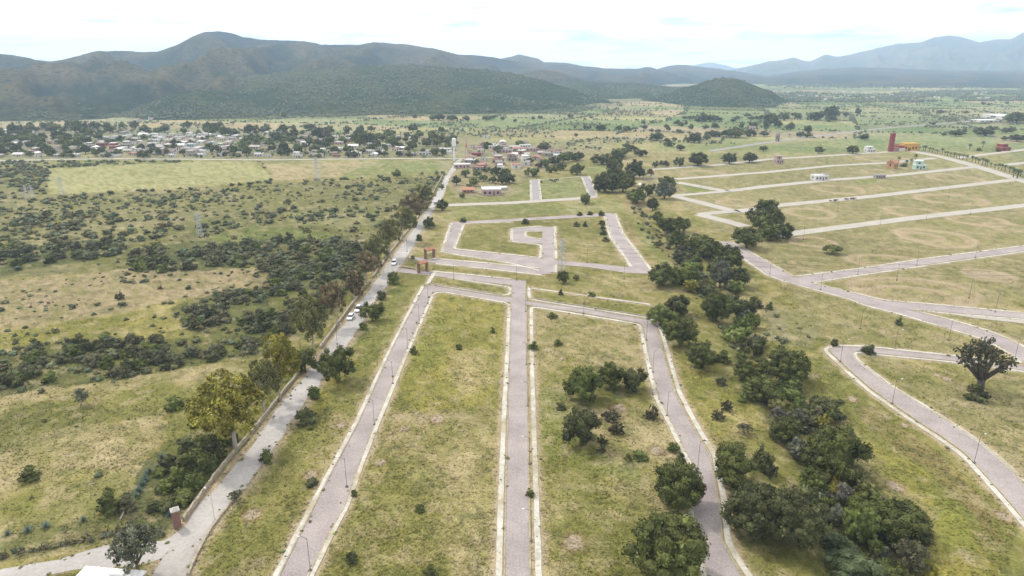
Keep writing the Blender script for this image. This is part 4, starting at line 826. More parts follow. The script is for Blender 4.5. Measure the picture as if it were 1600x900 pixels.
def house_type(key, w, d, h, wins, door, storey2=None, tank=None, gable=False):
    P = [('wall', bxm('wall', 0, 0, -.1, w, d, h + .1) if not storey2 else MB().box(0, 0, -.1, w, d, h + .1).box(storey2[0], storey2[1], h, storey2[2], storey2[3], h * .95).mesh('wall'), 'wall')]
    if gable:
        o = .5; b = MB(); X, Y = w / 2 + o, d / 2 + o; b.add([(-X, -Y, h - .1), (X, -Y, h - .1), (X, 0, h + d * .22), (-X, 0, h + d * .22), (-X, Y, h - .1), (X, Y, h - .1), (-X, -Y, h - .25), (X, -Y, h - .25), (-X, Y, h - .25), (X, Y, h - .25)], [(0, 1, 2, 3), (3, 2, 5, 4), (6, 8, 9, 7), (0, 6, 7, 1), (4, 5, 9, 8), (0, 3, 4, 8, 6), (1, 7, 9, 5, 2)]); P.append(('roof', b.mesh('roof'), 'roof'))
    else:
        b = MB(); b.box(0, 0, h + .002, w - .5, d - .5, .12)
        for sx_, sy_, lx, ly in ((0, -d / 2 + .125, w + .1, .25), (0, d / 2 - .125, w + .1, .25), (-w / 2 + .125, 0, .25, d - .5), (w / 2 - .125, 0, .25, d - .5)): b.box(sx_, sy_, h + .003, lx, ly, .55)
        if storey2: b.box(storey2[0], storey2[1], h * 1.95 + .002, storey2[2] + .2, storey2[3] + .2, .3)
        P.append(('roof', b.mesh('roof'), 'roof'))
    for x, z, ww, hh in wins: P.append(('window', bxm('window', x, -d / 2 - .03, z, ww, .12, hh), 'glass'))
    P.append(('window', bxm('window', -w / 2 - .03, 0, 1.1, .12, 1.4, 1.2), 'glass')); P.append(('door', bxm('door', door, -d / 2 - .03, 0.0, 1.1, .12, 2.2), 'door'))
    if tank: P.append(('water_tank', MB().tube([(tank[0], tank[1], h + .13), (tank[0], tank[1], h + 1.2), (tank[0], tank[1], h + 1.5)], [.55, .55, .2], 10).mesh('water_tank'), 'tank'))
    HT[key] = (P, w, d, h * (1.95 if storey2 else 1))
house_type('box', 9, 7, 3.2, [(-2.6, 1, 1.5, 1.3), (2.6, 1, 1.5, 1.3)], 0, tank=(2.5, 1.5))
house_type('long', 14, 7, 3.0, [(-5, 1, 1.6, 1.2), (-1.5, 1, 1.6, 1.2), (4.5, 1, 1.6, 1.2)], 1.6)
house_type('two', 9, 8, 3.0, [(-2.6, 1, 1.5, 1.3), (2.6, 1, 1.5, 1.3), (-1.6, 4, 1.4, 1.2)], .2, storey2=(-1, .6, 6.6, 6.0), tank=(3.2, 2))
house_type('gable', 11, 7, 2.9, [(-3, 1, 1.4, 1.2), (3, 1, 1.4, 1.2)], 0, gable=True)
house_type('small', 6, 5.5, 2.8, [(-1.6, 1, 1.2, 1.1)], 1.2)
def house(key, xy, rz, wall, label, roof=None, sc=1.0, sz=None, group=None, name='house', cat='house'):
    P, w, d, h = HT[key]; e = thing(name, label, cat, (xy[0], xy[1], 0), rz, sz or (sc, sc, sc), group)
    mm = dict(wall=WALLC[wall], roof=roof or M_roof, glass=M_glass, door=M_door, tank=M_tank)
    for n, me, k in P: obj(n, me, mm[k], e)
    k = sz or (sc, sc); c, s = math.cos(rz), math.sin(rz); BUILT.append(np.array([(xy[0] + x * c - y * s, xy[1] + x * s + y * c) for x, y in ((-w / 2 * k[0], -d / 2 * k[1]), (w / 2 * k[0], -d / 2 * k[1]), (w / 2 * k[0], d / 2 * k[1]), (-w / 2 * k[0], d / 2 * k[1]))])); return e
def house_px(key, u, v, wpx, hpx, wall, label, roof=None, rz=0.0, depth=None, **k):
    s = scale_at(v); _, w, d, h = HT[key]; kx = wpx * s / w * (.82 if rz else 1); kz = hpx * s / h; g = gp(u, v); ky = (depth or wpx * s * .6) / d
    return house(key, (g[0], g[1] + d * ky / 2), rz, wall, label, roof, sz=(kx, ky, kz * .92), **k)
house_px('two', 1218, 256, 15, 13, 'pink', 'two storey dusty pink house alone at the edge of the far plots', rz=.2)
house_px('long', 1283, 282, 26, 7.5, 'white', 'long low white house beside a far street', M_rwhite, rz=.1)
house_px('small', 1290, 281.5, 8, 9, 'white', 'small white annexe with dark openings beside the long low house', rz=.1, depth=6)
house_px('gable', 1397, 264, 14, 10, 'orange', 'orange house with steep tiled roof on the far plots', M_tile, rz=.5, depth=7)
house_px('two', 1439, 265, 19, 14, 'mint', 'mint green two storey house beside the palms of the far plots', M_rwhite, rz=-.15)
house_px('two', 1361, 238, 17, 9, 'white', 'white villa left of the tall red tower', M_rwhite, rz=.1)
house_px('long', 1376, 279, 15, 5.5, 'grey', 'low unfinished grey house by the far street with rubble beside it')
house_px('two', 1571, 236, 20, 11, 'red', 'brick red stepped house at the right edge of the far plots', M_rred, rz=.25)
house_px('gable', 1047, 300, 17, 6, 'brick', 'farmhouse with clay tile roof behind the grey tree', M_tile, rz=.5, depth=9)
house_px('long', 767, 306, 36, 10, 'pink', 'long pinkish shed with white flat roof by the village edge', M_rwhite, rz=.12, depth=12, name='shed', cat='shed')
house_px('gable', 731, 302, 22, 6, 'brick', 'low house with orange roof near the main road end', M_tile, rz=.05, depth=9)
house_px('long', 785, 297, 16, 4, 'white', 'small open white roofed shelter behind the long shed', M_rwhite, rz=.12, depth=6, name='shed', cat='shed')
house_px('small', 1215, 221, 6, 12, 'grey', 'small pale tower house by the distant highway')
house_px('small', 1176, 205, 9, 7, 'pink', 'tiny pink house in the fields below the highway trees')
house_px('long', 1587, 187, 34, 5, 'white', 'long white greenhouse roof beside the distant highway', M_rwhite, depth=60, name='greenhouse', cat='greenhouse')
house_px('long', 1546, 191, 30, 3, 'white', 'lower white shed left of the greenhouse by the highway', M_rwhite, depth=24, name='greenhouse', cat='greenhouse')
# red tower with its hall
g = gp(1391, 237); s_ = scale_at(237)
e = thing('gate_tower', 'tall slim red monument tower rising at the head of the palm avenue', 'tower', (*g, 0), .15)
obj('wall', MB().box(0, 0, -.1, 4.8, 2.6, 19.2, taper=.96).mesh('wall'), WALLC['red'], e); obj('cap', bxm('cap', 0, 0, 19.102, 4.75, 2.6, .25), M_rred, e); obj('base_wall', MB().box(6.5, 1.2, -.1, 7, 2, 4.2).mesh('base_wall'), WALLC['brick'], e)
g = gp(1420, 236); e = thing('hall', 'orange and red flat roofed hall beside the red tower', 'building', (g[0], g[1] + 5, 0), .12)
obj('wall', MB().box(2.5, 0, -.1, 17, 9, 7.6).mesh('wall'), WALLC['ochre'], e); obj('roof', bxm('roof', 2.5, 0, 7.502, 17.4, 9.4, .4), WALLC['ochre'], e); obj('side_wing', bxm('side_wing', -9.5, -1, -.1, 6.8, 8, 5.6), WALLC['red'], e); obj('door', bxm('door', 0, -4.55, 0, 3, .2, 3.4), M_door, e)
for x in (-4, 4, 7.5): obj('window', bxm('window', x, -4.55, 2.2, 1.8, .2, 2.2), M_glass, e)
obj('entrance_wall', bxm('entrance_wall', -9.5, -6.2, -.1, 6, .8, 3.4), WALLC['white'], e)
# white metal roofed house at the lower left corner
g = gp(152, 921, 3.4); e = thing('metal_roof_house', 'house with white corrugated metal roof cut by the bottom edge', 'house', (g[0], g[1], 0), math.radians(-6))
obj('wall', bxm('wall', 0, 0, -.1, 10.2, 8.6, 3.3), WALLC['cream'], e)
b = MB(); n_ = 40; V = []; F = []
for i in range(n_ + 1):
    x = -5.6 + 11.2 * i / n_; zz = .05 * math.sin(i * math.pi / 2)
    V += [(x, -4.8, 3.25 + zz), (x, 4.8, 3.6 + zz), (x, 4.8, 3.5 + zz), (x, -4.8, 3.15 + zz)]
for i in range(n_): k = i * 4; F += [(k, k + 4, k + 5, k + 1), (k + 2, k + 6, k + 7, k + 3), (k + 1, k + 5, k + 6, k + 2), (k + 3, k + 7, k + 4, k)]
F += [(0, 1, 2, 3), (n_ * 4 + 3, n_ * 4 + 2, n_ * 4 + 1, n_ * 4)]
obj('roof', b.add(V, F).mesh('roof'), M_rwhite, e); obj('ridge_vent', bxm('ridge_vent', 1.2, 3.4, 3.66, 2.6, .8, .35), M_rwhite, e); obj('door', bxm('door', 1, -4.36, 0, 1.1, .12, 2.1), M_door, e); obj('window', bxm('window', -2.5, -4.36, 1, 1.4, .12, 1.1), M_glass, e)
BUILT.append(np.array([(g[0] + x, g[1] + y) for x, y in ((-6, -6), (6, -6), (6, 6), (-6, 6))]))
# party tents in the farmyard
def tent(u, v, w, label):
    g = gp(u, v); k = w * scale_at(v); e = thing('canopy_tent', label, 'tent', (*g, 0), random.uniform(0, 1)); h = 2.4
    obj('canopy', MB().add([(-k / 2, -k / 2, h), (k / 2, -k / 2, h), (k / 2, k / 2, h), (-k / 2, k / 2, h), (0, 0, h + 1.3)], [(0, 1, 4), (1, 2, 4), (2, 3, 4), (3, 0, 4), (3, 2, 1, 0)]).mesh('canopy'), M_rwhite, e)
    for a in (-1, 1):
        for b_ in (-1, 1): obj('leg', MB().tube([(a * k * .47, b_ * k * .47, -.05), (a * k * .47, b_ * k * .47, h)], .06, 5).mesh('leg'), M_steel, e)
tent(990, 281, 7, 'white canopy tent at the upper end of the farmyard'); tent(1000, 293, 7, 'white canopy tent at the lower end of the farmyard'); tent(1023, 294, 5, 'small white canopy tent between the farmyard trees')

# village
VDIR = math.atan2(*(gp(715, 250) - gp(695, 277))[::-1]) - math.pi / 2
vill = []
def far_enough(g, lst, d): return all((g[0] - a[0]) ** 2 + (g[1] - a[1]) ** 2 > d * d for a in lst)
wcol = ['white'] * 9 + ['cream'] * 4 + ['grey'] * 4 + ['pink'] * 2 + ['brick'] * 2 + ['blue']
VP = [(-50,206),(60,203),(170,196),(250,190),(330,203),(450,210),(600,212),(710,222),(716,244),(560,245),(400,246),(180,245),(-50,247)]
def zone(u): return 'left end of the village' if u < 130 else 'white core of the village' if u < 310 else 'wooded middle of the village' if u < 520 else 'village quarter near the water tower'
cand = [(u, 244.5 + random.uniform(-1, 1.5)) for u in np.arange(-30, 700, 15)] + [(random.gauss(262, 55), random.uniform(212, 243)) for _ in range(700)] + [(random.uniform(-40, 710), random.uniform(205, 243)) for _ in range(500)]
_rest = cand[49:]; random.shuffle(_rest); cand = cand[:49] + _rest
nv = 0
for u, v in cand:
    if nv >= 225: break
    if not pip(VP, np.array([u]), np.array([v]))[0]: continue
    g = gp(u, v)
    if not far_enough(g, vill, 10.5): continue
    c = random.choice(wcol); k = random.choice(['box', 'box', 'long', 'two', 'gable', 'small']); row = 'front row' if v > 241 else 'rear rows' if v < 222 else 'middle rows'
    house(k, g, VDIR + random.choice([0, 0, math.pi / 2, -math.pi / 2]) + random.uniform(-.12, .12), c, f"{dict(grey='bare grey', brick='raw brick', blue='pale blue').get(c, c)} {dict(box='flat roofed', long='long low', two='two storey', gable='pitched roof', small='little').get(k)} house in the {row}, {zone(u)}", random.choice([M_roof, M_rwhite, M_rwhite, M_rred if random.random() < .3 else M_roof]), random.uniform(.72, 1.0), group='village houses'); vill.append(g); nv += 1
for u, v, k, c, lab in [(722,262,'long','pink','pink walled long house beside the end of the main road'),(735,255,'box','grey','grey block house at the village entrance'),(752,262,'long','brick','brick house right of the village entrance'),(778,248,'long','brick','long raw brick house in the right part of the village'),(800,251,'two','grey','two storey grey house in the right part of the village'),(806,262,'long','white','long white roofed house at the right end of the village'),(822,258,'box','white','white house right end of the village beside the trees'),(838,250,'gable','cream','cream pitched roof house at the far right of the village'),(858,244,'box','grey','grey house among trees at the right tip of the village'),(790,238,'long','pink','pinkish long house in the upper right of the village'),(815,240,'box','brick','brick house in the upper right of the village'),(832,236,'long','pink','reddish long house at the top right of the village'),(770,232,'box','white','white house above the antenna mast'),(760,216,'box','white','lone white house in the field behind the village'),(872,247,'box','white','white house at the right village tip by the gully'),(744,244,'box','red','red walled house left of the antenna mast'),(180,232,'two','red','red two storey house in the white core of the village'),(160,228,'box','red','red flat house near the two storey red one'),(216,191,'two','white','white house on the rise above the village'),(206,193,'box','pink','pink house on the rise above the village'),(236,187,'small','white','small white house highest on the rise above the village'),(848,240,'box','white','white box house near the top right village trees'),(782,258,'box','pink','pink box house by the dusty yard')]:
    g = gp(u, v)
    if far_enough(g, vill, 8): house(k, g, VDIR + random.uniform(-.2, .2) + random.choice([0, math.pi / 2]), c, lab, random.choice([M_roof, M_rwhite, M_rred]), 1.05, group='village houses'); vill.append(g)
nq = 0
VQ = [(722,226),(790,222),(850,226),(882,243),(850,256),(800,268),(735,266)]
for _ in range(900):
    if nq >= 34: break
    u, v = random.uniform(720, 884), random.uniform(222, 268)
    if not pip(VQ, np.array([u]), np.array([v]))[0]: continue
    g = gp(u, v)
    if not far_enough(g, vill, 11) or on_built(np.array([g[0]]), np.array([g[1]]), 4)[0]: continue
    c = random.choice(['grey', 'grey', 'white', 'pink', 'white', 'cream', 'white']); k = random.choice(['box', 'long', 'two', 'gable', 'small'])
    house(k, g, VDIR + random.choice([0, math.pi / 2]) + random.uniform(-.15, .15), c, f"{dict(grey='bare grey', brick='raw brick').get(c, c)} {dict(box='flat roofed', long='long low', two='two storey', gable='pitched roof', small='little').get(k)} house in the quarter right of the antenna mast", random.choice([M_roof, M_rwhite, M_rred]), random.uniform(.75, 1.05), group='village houses'); vill.append(g); nq += 1
# distant village below the right-hand mountains
fv = []
for _ in range(500):
    u, v = random.uniform(1190, 1620), random.uniform(143, 157)
    if u > 1300 and random.random() < .6: continue
    g = gp(u, v)
    if not far_enough(g, fv, 26) or len(fv) > 62: continue
    o = obj('distant_house', HT['gable' if random.random() < .4 else 'box'][0][0][1], WALLC[random.choice(['white', 'white', 'cream', 'grey'])]); o.location = (*g, 0); o.rotation_euler = (0, 0, random.uniform(0, 3)); o.scale = (1.3, 1.3, 1.5); fv.append(g)
    tag(o, 'tiny pale house among the woods of the distant right village' + (' left half' if u < 1330 else ' right half'), 'house', 'houses of the distant village')
for u, v, lab in [(1178,158,'tiny white house at the right foot of the round hill'),(1193,158,'tiny white shed right of the round hill'),(1498,134,'tiny white building far out on the right plain')]:
    o = obj('distant_house', HT['box'][0][0][1], WALLC['white']); o.location = (*gp(u, v), 0); o.scale = (1.8, 1.4, 1.4); tag(o, lab, 'house')

# ------------------------------------------------------------------ masts, pylons, lamps
def lattice(key, H, base, top, arms, nseg=7, r=.09, mat=None):
    P = []; leg = lambda a, b, t: (a * (base + (top - base) * t) / 2, b * (base + (top - base) * t) / 2, H * t)
    for a, b in ((-1, -1), (1, -1), (1, 1), (-1, 1)): P.append(('leg', MB().tube([leg(a, b, -.01), leg(a, b, .6), leg(a, b, 1)], r, 4).mesh('leg')))
    m = MB(); cs = [(-1, -1), (1, -1), (1, 1), (-1, 1)]
    for i in range(nseg):
        t0, t1 = i / nseg, (i + 1) / nseg
        for k in range(4):
            p, q = cs[k], cs[(k + 1) % 4]; m.tube([leg(*p, t0), leg(*q, t1)], r * .6, 3); m.tube([leg(*q, t0), leg(*p, t1)], r * .6, 3); m.tube([leg(*p, t1), leg(*q, t1)], r * .6, 3)
    P.append(('bracing', m.mesh('bracing')))
    for z, L in arms:
        m = MB()
        for sgn in (-1, 1):
            for yy in (-.5, .5): m.tube([(0, yy * top, z), (sgn * L, 0, z + .2)], r * .8, 4)
            m.tube([(0, 0, z + 1.2), (sgn * L, 0, z + .25)], r * .7, 4); m.tube([(sgn * L, 0, z + .2), (sgn * L, 0, z - .9)], .08, 4)
        P.append(('crossarm', m.mesh('crossarm')))
    return P
PY = lattice('p', 17, 3.6, .9, [(11.5, 3.4), (13.6, 2.9), (15.6, 2.4)])
pyl = []
for u, v, hp, lab in [(878,426,54,'steel lattice pylon in the loop-street plots'),(313,370,38,'white steel lattice pylon in the scrub by the green strip'),(97,304,28,'lattice pylon at the corner of the large straw field'),(42,311,22,'lattice pylon at the left edge of the scrub, right of a twin'),(51,309,20,'twin lattice pylon at the left edge of the scrub'),(496,282,36,'slender lattice pylon between the fields before the village')]:
    g = gp(u, v); k = hp * scale_at(v) / 17.0; e = thing('pylon', lab, 'pylon', (*g, 0), .9, (k, k, k), 'power line pylons')
    for n, me in PY: obj(n, me, M_steel, e)
    pyl.append((g, k))
def cable(a, b, z0, z1, sag):
    pts = [(a[0] + (b[0] - a[0]) * t, a[1] + (b[1] - a[1]) * t, z0 + (z1 - z0) * t - sag * 4 * t * (1 - t)) for t in np.linspace(0, 1, 15)]
    return MB().tube(pts, .035, 4)
ga, gb = pyl[0][0], gp(1660, 470)
for dz in (0, 2.0, 4.0):
    k = pyl[0][1]; tag(obj('power_cable', cable(ga, gb, (11 + dz) * k, (11 + dz) * k, 2.5).mesh('power_cable'), M_dsteel), f"thin power cable crossing the plots to the right edge, {['lowest', 'middle', 'highest'][int(dz / 2)]} of three", 'cable', 'power cables')
g = gp(710, 251); k = scale_at(251); e = thing('water_tower', 'tall white water tower with a narrow tank at the end of the main road', 'water tower', (*g, 0))
obj('column', MB().tube([(0, 0, -.1), (0, 0, 13)], [1.0, .8], 10).mesh('column'), M_rwhite, e); obj('tank', MB().tube([(0, 0, 12.6), (0, 0, 14), (0, 0, 20.5), (0, 0, 21.3)], [.9, 2.0, 2.0, .6], 12).mesh('tank'), M_rwhite, e)
M_red = surf('red_mast_paint', (.45, .06, .04), var=.15); e = thing('antenna_mast', 'red and white lattice antenna mast right of the water tower', 'mast', (*gp(729, 250), 0))
MS = lattice('m', 22, 2.2, .8, [], 8, .09)
for i, (n, me) in enumerate(MS): obj(n, me, M_red if n == 'leg' else M_steel, e)
for z0 in (0, 6, 12, 18): obj('painted_section', MB().box(0, 0, z0 + .1, 1.6 - z0 * .05, 1.6 - z0 * .05, 2.6).mesh('painted_section'), M_red if z0 % 12 == 0 else M_rwhite, e)
for u, v, h, lab in [(755,247,22,'tall slim pole right of the antenna mast'),(588,250,21,'tall slim pole in front of the wooded village'),(509,249,18,'slim pole in front of the middle of the village')]:
    e = thing('telegraph_pole', lab, 'pole', (*gp(u, v), 0)); H = h * scale_at(v); obj('pole', MB().tube([(0, 0, -.2), (0, 0, H)], [.22, .14], 6).mesh('pole'), M_conc, e); obj('crossbar', bxm('crossbar', 0, 0, H - 1.2, 2, .14, .16), M_conc, e)
LP = [('pole', MB().box(0, 0, -.05, .5, .5, .35).tube([(0, 0, .2), (0, 0, 6.9)], [.055, .04], 7).mesh('pole'), M_dsteel), ('arm', MB().tube([(0, 0, 6.6), (.5, 0, 7.05), (1.35, 0, 7.15)], .04, 5).mesh('arm'), M_dsteel), ('lamp_head', MB().box(1.55, 0, 7.08, .55, .22, .10).box(1.55, 0, 7.04, .35, .16, .04).mesh('lamp_head'), M_lampw)]
LAMPS = [(485,892,3.0,'lowest on the west street'),(542,761,3,'second lowest on the west street'),(585,664,3,'third up the west street'),(614,600,3,'fourth up the west street'),(637,545,3,'fifth up the west street'),(655,506,3,'sixth up the west street'),(669,474,3,'highest on the west street'),
 (830,846,3.1,'lowest on the middle street'),(827,726,3.1,'second up the middle street'),(824.5,635,3.1,'third up the middle street'),(822.5,570,3.1,'fourth up the middle street'),(821.5,487,3.1,'highest on the middle street'),
 (1090,733,.2,'on the winding street above the leaning tree'),(1042,650,.2,'on the east street by the nopal clump'),(1020,582,.2,'on the east street near the three-tree clump'),(1010,532,.2,'at the top bend of the east street'),(912,490,.4,'halfway along the cross street to the east'),
 (1344,514,.2,'alone in the grass below the right street'),(1398,545,-1.2,'on the upper leg of the hairpin street'),(1313,565,.1,'at the hairpin corner'),(1394,631,.2,'halfway down the hairpin street'),(1482,532,.2,'beside the right street before the wedge'),(1584,567,.2,'at the tip of the wedge beside the cactus'),(1522,724,.4,'low on the hairpin street near the right edge'),
 (1514,466,.4,'by the circular track on the right plots'),(1555,488,.4,'above the side lane at the right edge'),(1282,453,.3,'at the branch street junction'),(1432,416,1.6,'middle of the branch street'),(1524,402,1.6,'right on the branch street'),(1401,438,1.6,'below the branch street'),(1340,430,1.6,'left on the branch street'),(1203,428,.3,'at the top of the right street'),(1255,375,1.6,'beside the isolated clump street'),(1375,351,1.6,'second along the far street above the mesquite'),(1447,344,1.6,'third along the far street above the mesquite'),(1516,335,1.6,'fourth along the far street above the mesquite'),
 (917,411,1.6,'on the lower street of the plots'),(975,436,1.6,'on the strip below the slanted street'),(807,438,1.6,'where the middle street meets the boulevard'),(709,437,1.6,'near the lower estate gate'),(636,393,.3,'on the main road above the gates'),(613,426,.3,'on the main road at the gates'),(527,538,.3,'on the main road by the olive eucalyptus'),(336,815,2.6,'pale pole on the main road by the stone kerb'),(1309,330,1.6,'first on the far street with the goats'),(1482,309,1.6,'far right on the street with the goats'),(1311,297,1.6,'between the two white far houses'),(1094,292,1.6,'by the bright green far plot')]
for u, v, rz, lab in LAMPS:
    g = gp(u, v); e = thing('street_lamp', 'slim street lamp ' + lab, 'street lamp', (*g, 0), rz, group='street lamps')
    for n, me, m in LP: obj(n, me, M_conc if 'pale pole' in lab and n == 'pole' else m, e)

# ------------------------------------------------------------------ estate gates, walls, pillar, fences
M_brick = surf('brick_masonry', lin(150,114,106,.6), var=.25, scale=2, fine=(6, .2)); M_stone = surf('rubble_stone_wall', lin(170,158,138,.7), var=.35, scale=1.2, fine=(4, .25), bump=.5, bscale=2)
road_dir = math.atan2(*(gp(800, 437) - gp(672, 425))[::-1])
for u0, v0, u1, v1, lab in [(665,405,678,402.5,'upper estate gate of brick piers and clay tiled beam'),(654.5,427,667,424,'lower estate gate of brick piers and clay tiled beam')]:
    A, B = gp(u0, v0), gp(u1, v1); g = (A + B) / 2; L = float(np.hypot(*(B - A))); a = math.atan2(B[1] - A[1], B[0] - A[0]); e = thing('entrance_gate', lab, 'gate', (*g, 0), a, group='estate gates')
    for sx_ in (-1, 1):
        p = obj('pillar', MB().box(sx_ * L / 2, 0, -.1, .85, 1.0, 4.2).mesh('pillar'), M_brick, e); obj('capital', bxm('capital', sx_ * L / 2, 0, 4.102, 1.1, 1.3, .25), M_dsteel, p)
    obj('beam', bxm('beam', 0, 0, 3.75, L - .852, .6, .35), WALLC['orange'], e)
    obj('tiled_roof', MB().add([(-L / 2 - .2, -1.3, 4.42), (L / 2 + .2, -1.3, 4.42), (L / 2 + .2, 1.3, 4.42), (-L / 2 - .2, 1.3, 4.42), (-L / 2 - .2, 0, 5.3), (L / 2 + .2, 0, 5.3)], [(0, 1, 5, 4), (2, 3, 4, 5), (0, 4, 3), (1, 2, 5), (3, 2, 1, 0)]).mesh('tiled_roof'), M_tile, e)
    for k in range(7): obj('bar', MB().tube([(-L / 2 + .8 + k * (L - 1.6) / 6, 0, .0), (-L / 2 + .8 + k * (L - 1.6) / 6, 0, 2.4)], .05, 4).mesh('bar'), M_dsteel, e)
g = gp(277.5, 823); e = thing('gate_pillar', 'free standing red brick gate pillar with pale cap at the wall end', 'pillar', (*g, 0), .6)
obj('shaft', bxm('shaft', 0, 0, -.1, 1.35, 1.35, 3.9), M_brick, e); obj('cap', MB().box(0, 0, 3.802, 1.6, 1.6, .2).box(0, 0, 4.004, 1.3, 1.3, .4, taper=.3).mesh('cap'), M_conc, e)
def wall_line(px, w, h, name, label, mat, seed):
    P = dense(rounded(G(px), 1), 1.6); A, B = ribbon(P, w); n = len(P); rg = np.random.default_rng(seed); hh = h * (.82 + .34 * rg.random(n)); J = lambda X: X + (rg.random(X.shape) - .5) * w * .4
    V = np.concatenate([np.c_[J(A), hh], np.c_[J(B), hh * (.9 + .15 * rg.random(n))], np.c_[A, np.full(n, -.2)], np.c_[B, np.full(n, -.2)]]); i = np.arange(n - 1)
    F = np.concatenate([np.c_[i, i + 1, i + n + 1, i + n][:, ::-1], np.c_[i, i + 2 * n, i + 2 * n + 1, i + 1][:, ::-1], np.c_[i + n, i + n + 1, i + 3 * n + 1, i + 3 * n][:, ::-1], np.array([[0, n, 3 * n, 2 * n], [n - 1, 3 * n - 1, 4 * n - 1, 2 * n - 1]])])
    tag(obj(name, np_mesh(name, V, [F]), mat), label, 'wall')
wall_line([(287,815),(330,754),(357,719),(388,684)], .45, 1.05, 'stone_wall', 'tan rubble stone wall running from the brick pillar along the main road', M_stone, 1)
wall_line([(392,679),(412,654),(440,618),(474,576)], .45, 1.0, 'stone_wall', 'tan stone wall under the yellow eucalyptus along the main road', M_stone, 2)
wall_line([(500,545),(532,502),(560,463),(578,440)], .5, 1.1, 'stone_wall', 'low stone wall left of the white cars', M_stone, 3)
wall_line([(582,435),(612,393),(640,358),(668,318),(692,274)], .5, 1.0, 'stone_wall', 'long low stone wall under the eucalyptus row', M_stone, 4)
wall_line([(294,900),(311,858),(336,817),(363,785),(378,766)], .45, .5, 'stone_kerb', 'low stone kerb wall on the right of the main road near the lamp', M_stone, 5)
wall_line([(626,418),(648,421),(653,424)], .4, .7, 'stone_wall', 'short low wall leading to the lower estate gate', M_stone, 6)
wall_line([(674,443.5),(730,452.5),(784,461.5)], .35, .45, 'stone_kerb', 'low dark kerb wall above the western cross street', M_stone, 7)
wall_line([(829,466.5),(915,480),(1013,495.5)], .35, .45, 'stone_kerb', 'low dark kerb wall above the eastern cross street', M_stone, 8)
g0, g1 = gp(188, 812), gp(199, 796); tag(obj('fallen_post', MB().tube([(*g0, .12), (*((g0 + g1) / 2), .5), (*g1, .9)], [.14, .13, .11], 6).mesh('fallen_post'), M_pbark), 'pale fallen post leaning beside the brown bush', 'post')
for i, (u, v) in enumerate([(10,868),(67,859),(104,851),(138,843),(170,836),(203,830)]):
    tag(obj('fence_post', MB().tube([(*gp(u, v), -.2), (*gp(u, v), 1.5)], .08, 5).mesh('fence_post'), M_wood), f"thin fence post in the dirt track hedge, {['first', 'second', 'third', 'fourth', 'fifth', 'sixth'][i]} from the left edge", 'fence post', 'fence posts')

# ------------------------------------------------------------------ vehicles
M_carw = surf('white_car_paint', (.75, .75, .74), var=.03, rough=.25, spec=.5); M_tyre = surf('tyre_rubber', (.02, .02, .02)); M_rim = surf('wheel_rim', (.4, .4, .42), rough=.3, metal=.6); M_light = surf('headlight_glass', (.6, .6, .55), rough=.1); M_tail = surf('tail_light', (.35, .02, .02), rough=.2)
def car(u, v, label, paint, van=False, toward=True):
    P = np.array([gp(*q) for q in ((u, v),)])[0]; d = gp(560, 475) - gp(530, 515); a = math.atan2(d[1], d[0]) + (math.pi if toward else 0)
    e = thing('van' if van else 'car', label, 'van' if van else 'car', (P[0], P[1], .04), a, group='vehicles on the main road'); hw = .9; t = .35 if van else 0
    pr = [(-2.15, .35), (-2.2, .8), (-2.1, .98 + t), (2.0 - .2, .98), (2.2, .72), (2.2, .35)]
    b = MB(); n = len(pr); V = [(x, y, z) for y in (-hw, hw) for x, z in pr]; b.add(V, [tuple(range(n)), tuple(range(2 * n - 1, n - 1, -1))] + [(i, i + n, (i + 1) % n + n, (i + 1) % n) for i in range(n)]); obj('body', b.mesh('body'), paint, e)
    zr = 1.5 + t * 1.2; cb = MB().add([(-2.05, -.84, .98), (1.05, -.84, .98), (1.05, .84, .98), (-2.05, .84, .98), (-1.75, -.68, zr), (.35, -.68, zr), (.35, .68, zr), (-1.75, .68, zr)], [(4, 5, 6, 7), (0, 1, 5, 4), (1, 2, 6, 5), (2, 3, 7, 6), (3, 0, 4, 7), (3, 2, 1, 0)]); obj('cabin_glass', cb.mesh('cabin_glass'), M_glass, e)
    obj('roof', bxm('roof', -.7, 0, zr + .002, 2.2, 1.4, .07), paint, e)
    for x in (-1.35, 1.35):
        for y in (-.82, .82):
            w = obj('wheel', MB().tube([(x, y - .1, .33), (x, y + .1, .33)], .33, 12).mesh('wheel'), M_tyre, e); obj('rim', MB().tube([(x, y - .115, .33), (x, y + .115, .33)], .19, 10).mesh('rim'), M_rim, w)
    for y in (-.62, .62): obj('headlight', bxm('headlight', 2.19, y, .62, .06, .36, .16), M_light, e); obj('tail_light', bxm('tail_light', -2.18, y, .62, .06, .3, .2), M_tail, e)
car(548, 498, 'white car nearer to the camera of the two on the main road', M_carw); car(560, 486, 'white van behind the nearer white car on the main road', M_carw, True)
car(616, 413, 'white car on the main road near the estate gates', M_carw, True); car(681, 319, 'small grey car far up the main road', surf('grey_car_paint', (.2, .2, .21), rough=.3), False, False)

